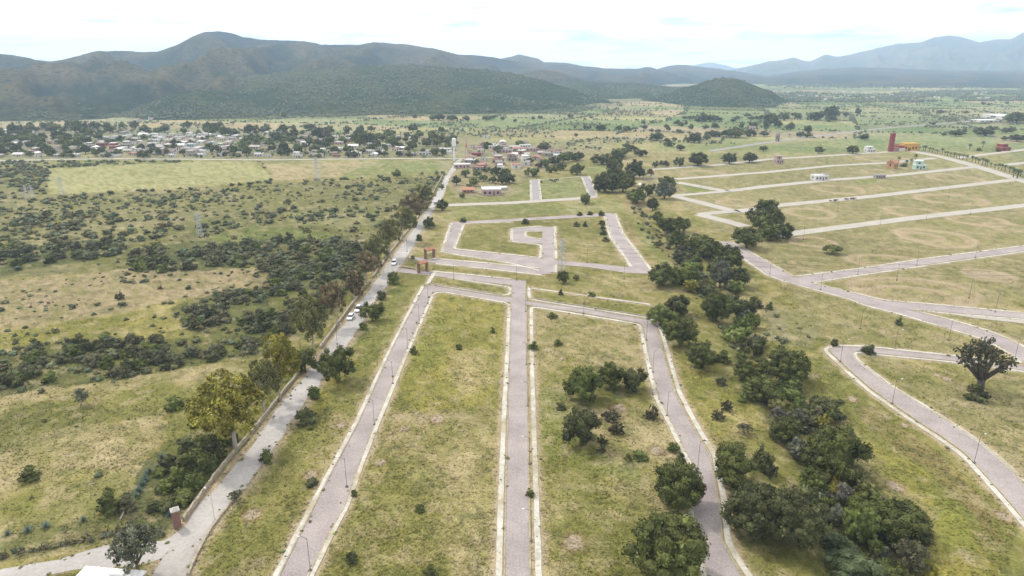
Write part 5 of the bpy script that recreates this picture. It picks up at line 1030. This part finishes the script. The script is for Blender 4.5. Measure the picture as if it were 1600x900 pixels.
# ------------------------------------------------------------------ palms of the avenue
def palm_meshes(seed):
    rg = random.Random(seed); t = MB().tube([(0, 0, -.1), (.08, .03, 1.6), (.05, 0, 3.4)], [.26, .20, .17], 7).mesh('trunk', True); b = MB()
    for k in range(18):
        a = k * 2.4; el = .9 - 1.5 * k / 18 + rg.uniform(-.1, .1); c, n = math.cos(a), math.sin(a); V = []
        for s_, w in ((0, .10), (.5, .34), (1.0, .30), (1.6, .05)):
            x = s_ * math.cos(el); z = 3.4 + s_ * math.sin(el) - .28 * s_ * s_; V += [(x * c - w * n, x * n + w * c, z - .08), (x * c, x * n, z + .04), (x * c + w * n, x * n - w * c, z - .08)]
        b.add(V, [f for i in range(3) for f in ((3 * i, 3 * i + 1, 3 * i + 4, 3 * i + 3), (3 * i + 1, 3 * i + 2, 3 * i + 5, 3 * i + 4))])
    return t, b.mesh('crown')
PM = [palm_meshes(s) for s in range(3)]; M_frond = surf('palm_fronds', (.062, .078, .034), rnd=.2)
def palm(g, label, k, group='palms along the avenue'):
    e = thing('palm_tree', label, 'palm', (g[0], g[1], 0), random.uniform(0, 6), (k, k, k * random.uniform(.85, 1.2)), group); t, c = random.choice(PM); obj('trunk', t, M_bark, e); obj('crown', c, M_frond, e)
AV = dense(G([(1424,232),(1475,242),(1522,254),(1580,270),(1612,280)]), 6.2); nA = len(AV)
for i, g in enumerate(AV):
    if 18 < i < 20: continue
    palm(g + R.normal(size=2) * .5 + np.array([0, 3.0]), 'short palm in the row beyond the avenue, ' + ('half nearer the red tower' if i < nA / 2 else 'half nearer the right edge'), random.uniform(1.0, 1.5))
for u, v, lab, k in [(1404,253,'palm right behind the orange house',1.3),(1416,258,'palm between the orange and mint houses',1.3),(1423,257,'second palm between the orange and mint houses',1.3),(1430,252,'tall palm left behind the mint house',1.5),(1515,233,'left palm of the garden group on the far plots',1.5),(1535,231,'right palm of the garden group on the far plots',1.6),(1589,279,'big palm at the avenue end by the right edge',2.0),(1583,277,'palm just left of the big one at the avenue end',1.5)]: palm(gp(u, v), lab, k, None)
for u, v, w, h, lab in [(1412,260,12,6,'bush between the orange and mint houses'),(1530,236,9,6,'bush in the garden group of palms on the far plots'),(1560,237,8,6,'bush left of the red stepped house'),(1402,231,14,6,'dark hedge bush in front of the red tower hall')]: T_('shrub', 'dark', u, v, w, h, lab, 'shrub')

# ------------------------------------------------------------------ grazing animals
def beast(L, name):
    """body, neck, head, legs and tail of a grazing animal grown as one skin"""
    P = [(-.42, 0, .72), (0, 0, .74), (.40, 0, .74), (.56, 0, .62), (.70, 0, .34), (.80, 0, .20)]; rr = [.20, .24, .20, .12, .09, .06]; b = MB(); b.tube(P, rr, 8)
    for x, y in ((-.38, .12), (-.38, -.12), (.34, .11), (.34, -.11)):
        k = -.06 if x < 0 else .02; b.tube([(x, y, .66), (x + k, y, .36), (x + k * .2, y, .18), (x, y, -.02)], [.10, .06, .042, .045], 6)
    b.tube([(-.58, 0, .80), (-.66, 0, .5), (-.64, 0, .3)], [.03, .018, .02], 4)
    for y in (.07, -.07): b.tube([(.66, y, .44), (.64, y * 2.2, .47)], [.03, .012], 4)
    b.V = [np.concatenate(b.V) * L]; return b.mesh(name, True)
cowm = beast(1.75, 'cow'); goatm = beast(.95, 'goat'); M_cow = surf('dark_cow_hide', (.03, .024, .02), var=.3); M_goat = surf('goat_coat', (.08, .065, .055), var=.4, rnd=.4)
for i, (u, v) in enumerate([(846,286),(860,283),(863,284),(866,285.5),(868,283),(871,282.5)]):
    o = obj('cow', cowm, M_cow); o.location = (*gp(u, v), 0); o.rotation_euler = (0, 0, random.uniform(0, 6)); tag(o, ['dark cow grazing alone by the north lane', 'dark cow at the left of the little herd on the green plot', 'dark cow second from left in the little herd on the green plot', 'dark cow lowest in the little herd on the green plot', 'dark cow right of centre in the little herd on the green plot', 'dark cow at the right of the little herd on the green plot'][i], 'cow', 'cows on the green plot')
for i in range(16):
    u = random.uniform(1296, 1308) if i < 7 else random.uniform(1319, 1338); v = 315.5 - (u - 1296) * .10 + random.uniform(-.6, .6)
    o = obj('goat', goatm, M_goat); o.location = (*gp(u, v), .18); o.rotation_euler = (0, 0, random.uniform(-.5, .5)); o.scale = (1.2,) * 3; tag(o, 'small dark goat walking along the far street, ' + ('left bunch of the flock' if i < 7 else 'right bunch of the flock'), 'goat', 'flock of goats')
# ------------------------------------------------------------------ village trees and field trees
vt = []
VT = [(-50,206),(60,200),(170,194),(250,190),(330,200),(450,206),(600,210),(720,216),(716,246),(560,247),(400,248),(180,247),(-50,249)]
hx = np.array(vill)
for _ in range(6000):
    if len(vt) >= 298: break
    u = random.uniform(-40, 715); v = random.uniform(200, 247)
    if not pip(VT, np.array([u]), np.array([v]))[0]: continue
    if 170 < u < 320 and random.random() < .55: continue
    g = gp(u, v)
    if not far_enough(g, vt, 6) or np.hypot(*(hx - g).T).min() < 6: continue
    vt.append(g); w = random.uniform(8, 16); tn = random.choice(['dark', 'deep', 'dark', 'green', 'deep']); T_('round' if random.random() < .85 else 'gum', tn, u, v, w, w * random.uniform(.75, 1.15), f"{'small' if w < 10.6 else 'middling' if w < 13.4 else 'large'} {dict(dark='dark', deep='blackish', green='green')[tn]} village tree, {'front row' if v > 238 else 'rear rows' if v < 220 else 'middle rows'}, {zone(u)}", group='village trees', name='village_tree')
for i, (u, v, w, h) in enumerate([(727,277,15,15),(713,289,14,15),(740,291,15,15),(760,270,14,12),(775,274,17,15),(790,279,18,17),(770,286,14,13),(785,288,16,16),(745,277,13,13),(755,283,14,11),(796,286,20,17),(832,276,21,17),(852,262,18,14),(866,258,18,14),(880,254,20,16),(896,252,18,14),(905,250,16,13),(862,270,16,13),(876,266,16,13),(745,257,8,8),(733,293,10,8),(828,256,12,10),(848,236,18,11),(812,228,14,9),(760,232,18,12),(778,238,20,12),(690,296,8,9),(722,309,10,8),(842,262,12,10),(890,244,14,8),(850,230,20,8)]):
    T_('round', ['dark', 'deep', 'green'][i % 3], u, v, w, h, 'dark tree ' + ('between the dusty yard and the shed at the village edge' if u < 800 and v > 250 else 'on the wooded bank right of the village' if v > 243 else 'among the right-hand village houses'), group='trees at the right end of the village')
FT = [(844,186,8,6),(833,187,6,5),(891,184,10,6),(924,185,7,4),(917,203,14,8),(939,204,16,9),(967,205,10,10),(980,206,13,9),(900,214,6,6),(898,201,5,4),(1006,194,7,6),(1019,193,7,5),(1008,202,9,7),(1018,206,7,5),(1028,207,9,5),(1041,201,6,7),(1045,205,7,9),(1061,208,9,7),(1060,196,13,9),(1065,198,9,7),(1072,196,5,8),(1080,203,7,9),(1070,186,9,5),(1078,187,9,7),(1087,188,12,9),(1091,191,12,10),(1103,190,16,11),(1098,183,8,8),(1117,190,16,9),(1125,189,10,6),(1146,190,9,5),(1152,187,8,6),(1168,183,10,7),(1174,188,8,7),(1184,187,10,6),(1192,186,9,7),(1103,202,9,8),(1117,200,11,8),(1159,201,7,10),(1177,200,13,11),(1197,203,9,17),(1026,219,20,11),(1042,222,10,6),(1075,222,13,9),(1086,223,18,14),(1090,213,10,6),(1104,219,12,8),(1113,213,20,9),(1124,213,18,8),(1150,215,24,14),(1138,213,16,10),(1172,213,18,11),(1194,213,14,8),(1045,229,16,9),(1063,235,14,9),(1054,220,8,6),(978,231,10,7),(1205,196,20,18),(1217,199,13,12),(1226,188,18,14),(1240,181,10,6),(1247,187,10,11),(1236,204,12,14),(1263,207,15,12),(1251,214,12,8),(1262,214,14,6),(1273,188,22,13),(1284,182,10,8),(1300,187,20,20),(1298,190,18,10),(1322,182,8,7),(1341,179,8,10),(1280,240,13,11),(1333,240,17,12),(1351,219,14,10),(1470,178,9,6),(1458,195,9,4),(1510,178,8,5),(1503,209,14,9),(1494,211,18,6),(1540,208,28,7),(1551,205,14,9),(1573,208,14,9),(1590,190,30,12),(1580,206,12,8),(1570,219,10,6),(1590,219,20,7),(1475,212,8,4),(1537,164,7,5),(1545,165,5,4),(1574,163,5,4),(620,278,13,12),(1300,298,0,0),(458,203,6,8),(484,203,18,8),(503,205,16,6),(564,206,10,10),(580,205,12,8),(645,206,14,12),(690,207,10,10),(648,185,8,6),(676,188,10,8),(686,187,18,8),(706,187,16,6),(728,188,10,7),(760,188,14,7),(770,186,12,7),(785,188,8,6),(805,191,6,5),(443,184,8,10),(400,210,8,7),(335,206,10,6)]
for i, (u, v, w, h) in enumerate(FT):
    if not w: continue
    side = 'fields left of the creek behind the village' if u < 800 else 'open plain behind the north lanes' if u < 1000 else 'green fields above the far plots' if u < 1210 else 'fields beside the distant highway'
    T_('round', ['deep', 'dark'][i % 2], u, v, w * 1.05, h * 1.1, f"{'broad' if w > 13 else 'small'} dark tree {'nearer' if v > 205 else 'farther off'} in the {side}", group='field trees on the plain')

# ------------------------------------------------------------------ smaller trees filling the creek belt
BELT = [('lower creek belt', [(1150,545),(1195,560),(1250,612),(1310,655),(1352,730),(1362,770),(1450,850),(1460,905),(1300,905),(1290,800),(1255,720),(1215,665),(1175,625)], 34, (20, 40)), ('upper creek belt', [(1025,435),(1060,385),(1095,372),(1145,402),(1165,442),(1185,480),(1195,540),(1150,540),(1112,492),(1092,455),(1035,450)], 26, (15, 28))]
for zn, poly, cnt, (lo, hi) in BELT:
    Gp = G(poly); k = 0
    for _ in range(4000):
        if k >= cnt: break
        p = R.uniform(Gp.min(0), Gp.max(0)); u, v, _d = proj(*p)
        if not pip(Gp, p[:1], p[1:])[0] or not far_enough(p, [(a, b_) for a, b_, r_ in TREE_SPOTS[-k - 1:]], 3.0): continue
        w = random.uniform(lo, hi); tn = random.choice(['lime', 'green', 'dark', 'grey', 'olive', 'lime', 'brush', 'green', 'yellow']); k += 1
        T_(random.choice(['round', 'round', 'shrub', 'open']), tn, float(u), float(v) + w * .3, w, w * random.uniform(.75, 1.05), f"{dict(lime='yellow green', green='mid green', dark='dark green', grey='grey green', olive='olive', deep='blackish green', brush='brownish', yellow='golden')[tn]} {'low' if w < (lo + hi) / 2 else 'taller'} tree filling the {zn}", group='small trees of the creek belt', name='creek_tree')
# ------------------------------------------------------------------ scrub on the left: the largest 300 one by one, the rest as one mass
ZONES = [('sparse scrub pasture before the village', [(-60,312),(75,308),(300,296),(560,282),(700,274),(668,330),(600,375),(560,392),(400,380),(200,380),(-60,390)], .012, (1.5, 5.0), 'scrub'),
 ('dense scrub of the pasture', [(-40,345),(100,330),(230,340),(330,345),(400,352),(330,368),(200,378),(60,385),(-60,392)], .028, (2.5, 5.5), 'scrub'),
 ('upper scrub of the pasture', [(-60,312),(75,308),(300,300),(420,300),(420,330),(200,335),(-60,345)], .018, (1.6, 4.2), 'scrub'),
 ('scrub beside the row of pylons', [(400,330),(480,325),(560,325),(560,345),(440,352),(400,350)], .03, (2.5, 5), 'scrub'),
 ('thicket band at the left edge', [(-60,392),(60,386),(130,378),(205,386),(195,398),(110,409),(50,421),(-60,438)], .085, (3.0, 6.5), 'scrub'),
 ('thicket left of the straw field', [(200,402),(215,390),(290,382),(345,379),(405,386),(405,415),(330,420),(270,429),(210,424)], .085, (3.0, 6.5), 'scrub'),
 ('broad thicket left of the eucalyptus row', [(400,378),(480,374),(560,381),(585,397),(560,440),(520,478),(470,510),(425,530),(400,520),(400,440)], .08, (2.4, 6.0), 'scrub'),
 ('thicket across the middle meadow', [(-60,612),(-20,560),(40,540),(140,532),(250,532),(330,530),(410,520),(410,552),(300,572),(200,589),(100,604),(-60,628)], .11, (1.8, 5.6), 'scrub'),
 ('thicket in the notch of the straw field', [(275,484),(330,462),(410,454),(420,518),(340,530),(282,511)], .11, (1.8, 5.4), 'scrub'),
 ('straw field', [(-60,440),(200,420),(430,424),(400,452),(300,466),(200,500),(20,540),(-60,560)], .016, (1.2, 3.2), 'scrub'),
 ('lower left meadow', [(-60,640),(200,600),(370,580),(290,680),(200,740),(-60,830)], .004, (.9, 2.0), 'green'),
 ('scrubby corner by the straw field', [(-60,264),(76,264),(74,304),(-60,308)], .045, (2.5, 5.5), 'scrub'),
 ('brush strip before the village road', [(-60,252),(180,252),(330,252),(180,258),(77,263),(-60,264)], .04, (2, 5), 'scrub'),
 ('hedge line of the large straw field', [(130,303),(300,293),(440,283),(560,279),(695,270),(697,273),(560,282),(440,286),(300,296),(130,306)], .04, (2, 5), 'scrub'),
 ('hedge between the two straw fields', [(398,252),(410,252),(430,282),(420,283)], .02, (2, 4), 'scrub'),
 ('pasture, low and scattered', [(-60,312),(75,308),(300,296),(560,282),(690,274),(640,350),(560,440),(430,560),(200,600),(-60,640)], .030, (.7, 2.2), 'scrub'),
 ('gully beside the creek', [(985,320),(1020,330),(1060,390),(1100,440),(1180,480),(1230,540),(1300,640),(1360,740),(1450,880),(1400,880),(1300,780),(1230,690),(1180,620),(1130,520),(1060,430),(1000,360)], .05, (1.2, 3.4), 'green'),
 ('wild ground below the right street', [(1170,465),(1260,490),(1280,540),(1200,540),(1180,500)], .012, (1.0, 2.4), 'brush'),
 ('waste ground behind the village', [(840,222),(950,214),(960,228),(940,240),(870,238)], .010, (1.5, 3.5), 'scrub')]
bank = []
for zn, poly, den, (lo, hi), tone in ZONES:
    Gp = G(poly); x0, y0 = Gp.min(0); x1, y1 = Gp.max(0); n = int((x1 - x0) * (y1 - y0) * den)
    x = R.uniform(x0, x1, n); y = R.uniform(y0, y1, n); u, v, _ = proj(x, y); ok = pip(Gp, x, y) & ~on_built(x, y, 1.2); cl = fbm(x / 16, y / 16, 91, 3); ok &= R.random(n) < np.clip((cl - .28) * 3.2, .05, 1) * (1.0)
    for a, b_, vv_, uu in zip(x[ok], y[ok], v[ok], u[ok]):
        if vill and vv_ < 262 and np.hypot(*(hx - (a, b_)).T).min() < 9: continue
        W = R.uniform(lo, hi) * (1.0 if R.random() < .8 else .55); bank.append((W / scale_at(float(vv_)), a, b_, W, zn, tone))
bank.sort(key=lambda t: -t[0])
for i, (px, a, b_, W, zn, tone) in enumerate(bank[:300]):
    tn = tone if tone != 'scrub' else random.choice(['scrub', 'scrub', 'deep', 'brush', 'scrub', 'green']); H = W * random.uniform(.55, .85)
    word = dict(scrub='dull green', deep='dark green', brush='brownish', green='green')[tn]; size = 'large' if W > 4.8 else 'middling' if W > 3.2 else 'small'
    o = obj('scrub_bush', random.choice(CR[('shrub', 'mid' if px < 26 else 'near')]), LEAF[tn]); o.location = (a, b_, float(gz(a, b_)) - .05); o.scale = (W, W, H); o.rotation_euler = (0, 0, random.uniform(0, 6.28)); tag(o, f'{size} {word} bush in the {zn}' + ('' if len(zn.split()) > 6 else (lambda q: ', left part' if q < 180 else ', middle part' if q < 420 else ', right part')(float(proj(a, b_)[0]))), 'bush', 'scrub bushes')
def scatter(name, protos, pts, mat, label, cat, seed):
    rg = np.random.default_rng(seed); VV = []; FF = {3: [], 4: []}; CC = []; n = 0
    for x, y, z, W, H in pts:
        V, F, c = protos[rg.integers(len(protos))]; a = rg.uniform(0, 6.28); ca, sa = math.cos(a), math.sin(a)
        VV.append(np.c_[(V[:, 0] * ca - V[:, 1] * sa) * W + x, (V[:, 0] * sa + V[:, 1] * ca) * W + y, V[:, 2] * H + z]); t = rg.uniform(.7, 1.35); h = rg.uniform(-.18, .22); CC.append(c * np.array([t * (1 + h), t, t * (1 - h * .5)]))
        for f in F: FF[f.shape[1]].append(f + n)
        n += len(V)
    fs = [np.concatenate(v_) for v_ in FF.values() if v_]
    return tag(obj(name, np_mesh(name, np.concatenate(VV), fs, col=np.concatenate(CC)), mat), label, cat, kind='stuff')
LOW = []
for s in range(6): LOW.append(crown_mesh('tmp', 500 + s, 8, 14, .17, .26, 'shrub')[1:])
def blob(seed, V, F):
    rg = np.random.default_rng(seed); v = V * np.array([.5, .5, .55]) * (1 + .5 * (rg.random((len(V), 1)) - .5)); v[:, 2] = np.maximum(v[:, 2] + .42, -.05); return (v, [F], np.ones((len(V), 3)) * rg.uniform(.8, 1.2, (len(V), 1)))
BL = [blob(s, ICO_V, ICO_F) for s in range(8)]; OB = [blob(s, OCT_V, OCT_F) for s in range(8)]
LOW2 = [crown_mesh('tmp', 520 + s, 4, 9, .26, .34, 'shrub')[1:] for s in range(6)]
scatter('scrub', LOW2, [(a, b_, float(gz(a, b_)) - .05, W, W * .7) for px, a, b_, W, zn, tone in bank[300:]], LEAF['scrub'], 'countless smaller scrub bushes dotting the pastures on the left', 'scrub', 1)
# hedges and bushes of the far plain
def plain(n, poly, den_fn, lo, hi):
    Gp = G(poly); x0, y0 = Gp.min(0); x1, y1 = Gp.max(0); x = R.uniform(x0, x1, n); y = R.uniform(y0, y1, n); ok = pip(Gp, x, y); x, y = x[ok], y[ok]; ok = (R.random(len(x)) < den_fn(x, y)) & ~on_built(x, y, 3); x, y = x[ok], y[ok]
    return [(a, b_, -.1, w, w * .8) for a, b_, w in zip(x, y, R.uniform(lo, hi, len(x)))]
def hedge_density(x, y):
    n4 = fbm(x / 230, y / 230, 31, 4); a = .32; px = x * math.cos(a) - y * math.sin(a) + 40 * n4; py = x * math.sin(a) + y * math.cos(a) + 60 * n4
    f1 = px / 150 + .35 * np.sin(py / 300); f2 = py / 110; e = np.minimum(np.abs(f1 - np.round(f1)) * 150, np.abs(f2 - np.round(f2)) * 110)
    return np.clip(.9 * (e < 4.5) * (fbm(x / 90, y / 90, 97, 2) > .36) + .30 * sstep(.56, .70, fbm(x / 120, y / 120, 55, 4)) + .006, 0, 1)
FAR = plain(90000, [(-150,176),(700,178),(950,160),(1200,160),(1750,160),(1750,200),(1210,222),(1000,232),(940,236),(850,222),(720,212),(330,198),(150,192),(-150,200)], hedge_density, 2.2, 5.0)
BASE = plain(30000, [(-200,172),(300,174),(500,176),(700,176),(880,170),(960,160),(960,164),(900,176),(720,182),(400,186),(180,184),(-200,182)], lambda x, y: .85 * sstep(.36, .58, fbm(x / 150, y / 150, 19, 3)), 3, 6.5)
VB = plain(9000, VT, lambda x, y: .35 * sstep(.38, .6, fbm(x / 40, y / 40, 59, 3)), 2.5, 5.5)
scatter('hedgerow_scrub', OB, FAR + BASE + VB, LEAF['hill'], 'dots of hedges and bushes all over the far plain', 'hedgerow', 2)
# woods round the distant right village
WOOD = plain(60000, [(1195,150),(1260,144),(1350,150),(1400,146),(1470,143),(1540,142),(1660,140),(1750,140),(1750,158),(1500,159),(1330,161),(1195,160)], lambda x, y: .30 * sstep(.40, .56, fbm(x / 90, y / 90, 29, 3)), 6, 11)
WOOD += plain(40000, [(1195,131),(1300,128),(1450,130),(1750,126),(1750,138),(1450,139),(1195,139)], lambda x, y: .22 * sstep(.48, .6, fbm(x / 200, y / 120, 39, 3)), 8, 14)
scatter('distant_woodland', OB, WOOD, LEAF['hill'], 'belt of woodland round the distant right village', 'woodland', 3)
# scrub cover of the nearer hills
def hill_pts(A, n, lo, hi, seed):
    X, Y, Z, T = A; rg = np.random.default_rng(seed); out = []
    for _ in range(n):
        t = rg.uniform(.02, .98) * (T[:, 0] <= 1).sum(); i = min(int(t), X.shape[0] - 2); j = rg.integers(0, X.shape[1] - 1); fi, fj = t - i, rg.random()
        f = lambda Q: (Q[i, j] * (1 - fj) + Q[i, j + 1] * fj) * (1 - fi) + (Q[i + 1, j] * (1 - fj) + Q[i + 1, j + 1] * fj) * fi
        if Z[i, j] < .5 or rg.random() > .12 + 1.3 * sstep(.36, .62, float(fbm(X[i:i + 1, j] / 110, Y[i:i + 1, j] / 110, 15, 3)[0])): continue
        w = rg.uniform(lo, hi); out.append((f(X), f(Y), f(Z) - .3, w, w * .8))
    return out
HS = hill_pts(F1, 11000, 3, 7, 1) + hill_pts(F3, 1500, 3, 6, 2) + hill_pts(F4, 1800, 3, 6, 3) + hill_pts(F2, 1500, 4, 8, 4)
scatter('hillside_scrub', OB, HS, LEAF['hill'], 'low scrub forest covering the nearer green hills', 'scrub', 4)
# dry brush hedge of the dirt track
P = dense(G([(-30,874),(0,869),(67,858),(133,844),(205,830),(240,826)]), .7)
pts = [(p[0] + R.normal() * .35, p[1] + R.normal() * .35, -.05, R.uniform(.9, 1.7), R.uniform(.7, 1.3)) for p in P]
o = scatter('brush_hedge', LOW, pts, LEAF['brush'], 'dry brown brush hedge along the dirt track at lower left', 'hedge', 5); del o['kind']
# ------------------------------------------------------------------ weeds along kerbs, pavements and the road edges
wd_ = []
for P in WG + [np.concatenate([RG['main_road'][1], RG['main_road'][1][:1]]), np.concatenate([RG['dirt_track'][1], RG['dirt_track'][1][:1]])]:
    for p in dense(P, 1.1):
        if R.random() < .34 * float(fbm(np.array([p[0] / 14]), np.array([p[1] / 14]), 111, 2)[0] > .45) + .05:
            s_ = R.choice([-1, 1]) * R.uniform(.5, 1.5); a = R.uniform(0, 6.28); w = R.uniform(.25, .8) * (1.5 if R.random() < .1 else 1); wd_.append((p[0] + s_ * math.cos(a), p[1] + s_ * math.sin(a), .02, w, w * .6))
scatter('kerb_weeds', LOW2, wd_, LEAF['olive'], 'weeds and grass clumps along kerbs, pavements and road edges', 'weeds', 6)
# ------------------------------------------------------------------ grass tufts and weeds in the nearer meadows
n = 210000; rr_ = 95 + 300 * R.random(n) ** 1.35; aa_ = R.uniform(-.72, .72, n); x = rr_ * np.sin(aa_); y = rr_ * np.cos(aa_); u, v, _ = proj(x, y)
ok = (u > -40) & (u < 1640) & (v < 930) & ~on_built(x, y, .1); x, y = x[ok], y[ok]; dn = fbm(x / 5, y / 5, 101, 3); ok = R.random(len(x)) < np.clip(.25 + 1.9 * (dn - .25), .15, 1); x, y = x[ok], y[ok]
n = len(x); c = ground_colour(x, y); c = c * R.uniform(.72, 1.4, (n, 1)) * np.array([.98, 1.0, .90]); z = gz(x, y); hgt = R.uniform(.10, .34, n) * (.7 + .9 * fbm(x / 7, y / 7, 105, 2)); B3 = []; C3 = []
for k in range(3):
    a = R.uniform(0, 6.28, n); l_ = R.uniform(.25, .6, n); wd = R.uniform(.06, .16, n); ca, sa = np.cos(a), np.sin(a)
    p0 = np.c_[x - sa * wd, y + ca * wd, z - .02]; p1 = np.c_[x + sa * wd, y - ca * wd, z - .02]; p2 = np.c_[x + ca * l_, y + sa * l_, z + hgt]; B3.append(np.stack([p0, p1, p2], 1)); C3.append(np.repeat(c[:, None], 3, 1))
V = np.concatenate(B3).reshape(-1, 3); M_tuft = surf('meadow_grass_blades', (1, 1, 1), var=.1, scale=.5, attr=True, coord='World', spec=.05)
_n, _l = M_tuft.node_tree.nodes, M_tuft.node_tree.links
_g = _n.new('ShaderNodeNewGeometry'); _s = _n.new('ShaderNodeVectorMath'); _s.operation = 'MULTIPLY_ADD'; _s.inputs[1].default_value = (.35, .35, .35); _s.inputs[2].default_value = (0, 0, 1)      # blades shade with the sward they stand in
_m = _n.new('ShaderNodeVectorMath'); _m.operation = 'NORMALIZE'; _l.new(_g.outputs['Normal'], _s.inputs[0]); _l.new(_s.outputs[0], _m.inputs[0]); _l.new(_m.outputs[0], _n['Principled BSDF'].inputs['Normal'])
tag(obj('grass', np_mesh('grass', V, [np.arange(len(V)).reshape(-1, 3)], col=np.concatenate(C3).reshape(-1, 3)), M_tuft), 'tufted dry and green meadow grass over all the plots', 'grass', kind='stuff')
# ------------------------------------------------------------------ haze
m, nt, nn, ll, bs = new_mat('haze'); nn.remove(bs); pv = nn.new('ShaderNodeVolumePrincipled'); pv.inputs['Density'].default_value = HAZE; pv.inputs['Color'].default_value = (.56, .745, 1.0, 1); pv.inputs['Anisotropy'].default_value = .1
ll.new(pv.outputs[0], nn['Material Output'].inputs['Volume'])
tag(obj('haze', MB().box(0, 0, -14, 30400, 30400, 614).mesh('haze'), m), 'thin bluish haze over the whole valley', 'haze', kind='stuff')

# ------------------------------------------------------------------ look-alikes that can be counted off from the left say so
same = {}
for o in S.objects:
    if o.parent is None and o.get('label') and o.get('kind') not in ('stuff', 'structure'): same.setdefault(o['label'], []).append(o)
ORD = 'leftmost second third fourth fifth sixth seventh eighth ninth tenth eleventh twelfth thirteenth fourteenth'.split()
for lab, L in same.items():
    if 2 <= len(L) <= 14 and len(lab.split()) <= 13:
        L.sort(key=lambda o: float(proj(o.location.x, o.location.y, o.location.z)[0]))
        for o, w in zip(L, ORD): o['label'] = lab + (', ' + w if w == 'leftmost' else f', {w} from left')
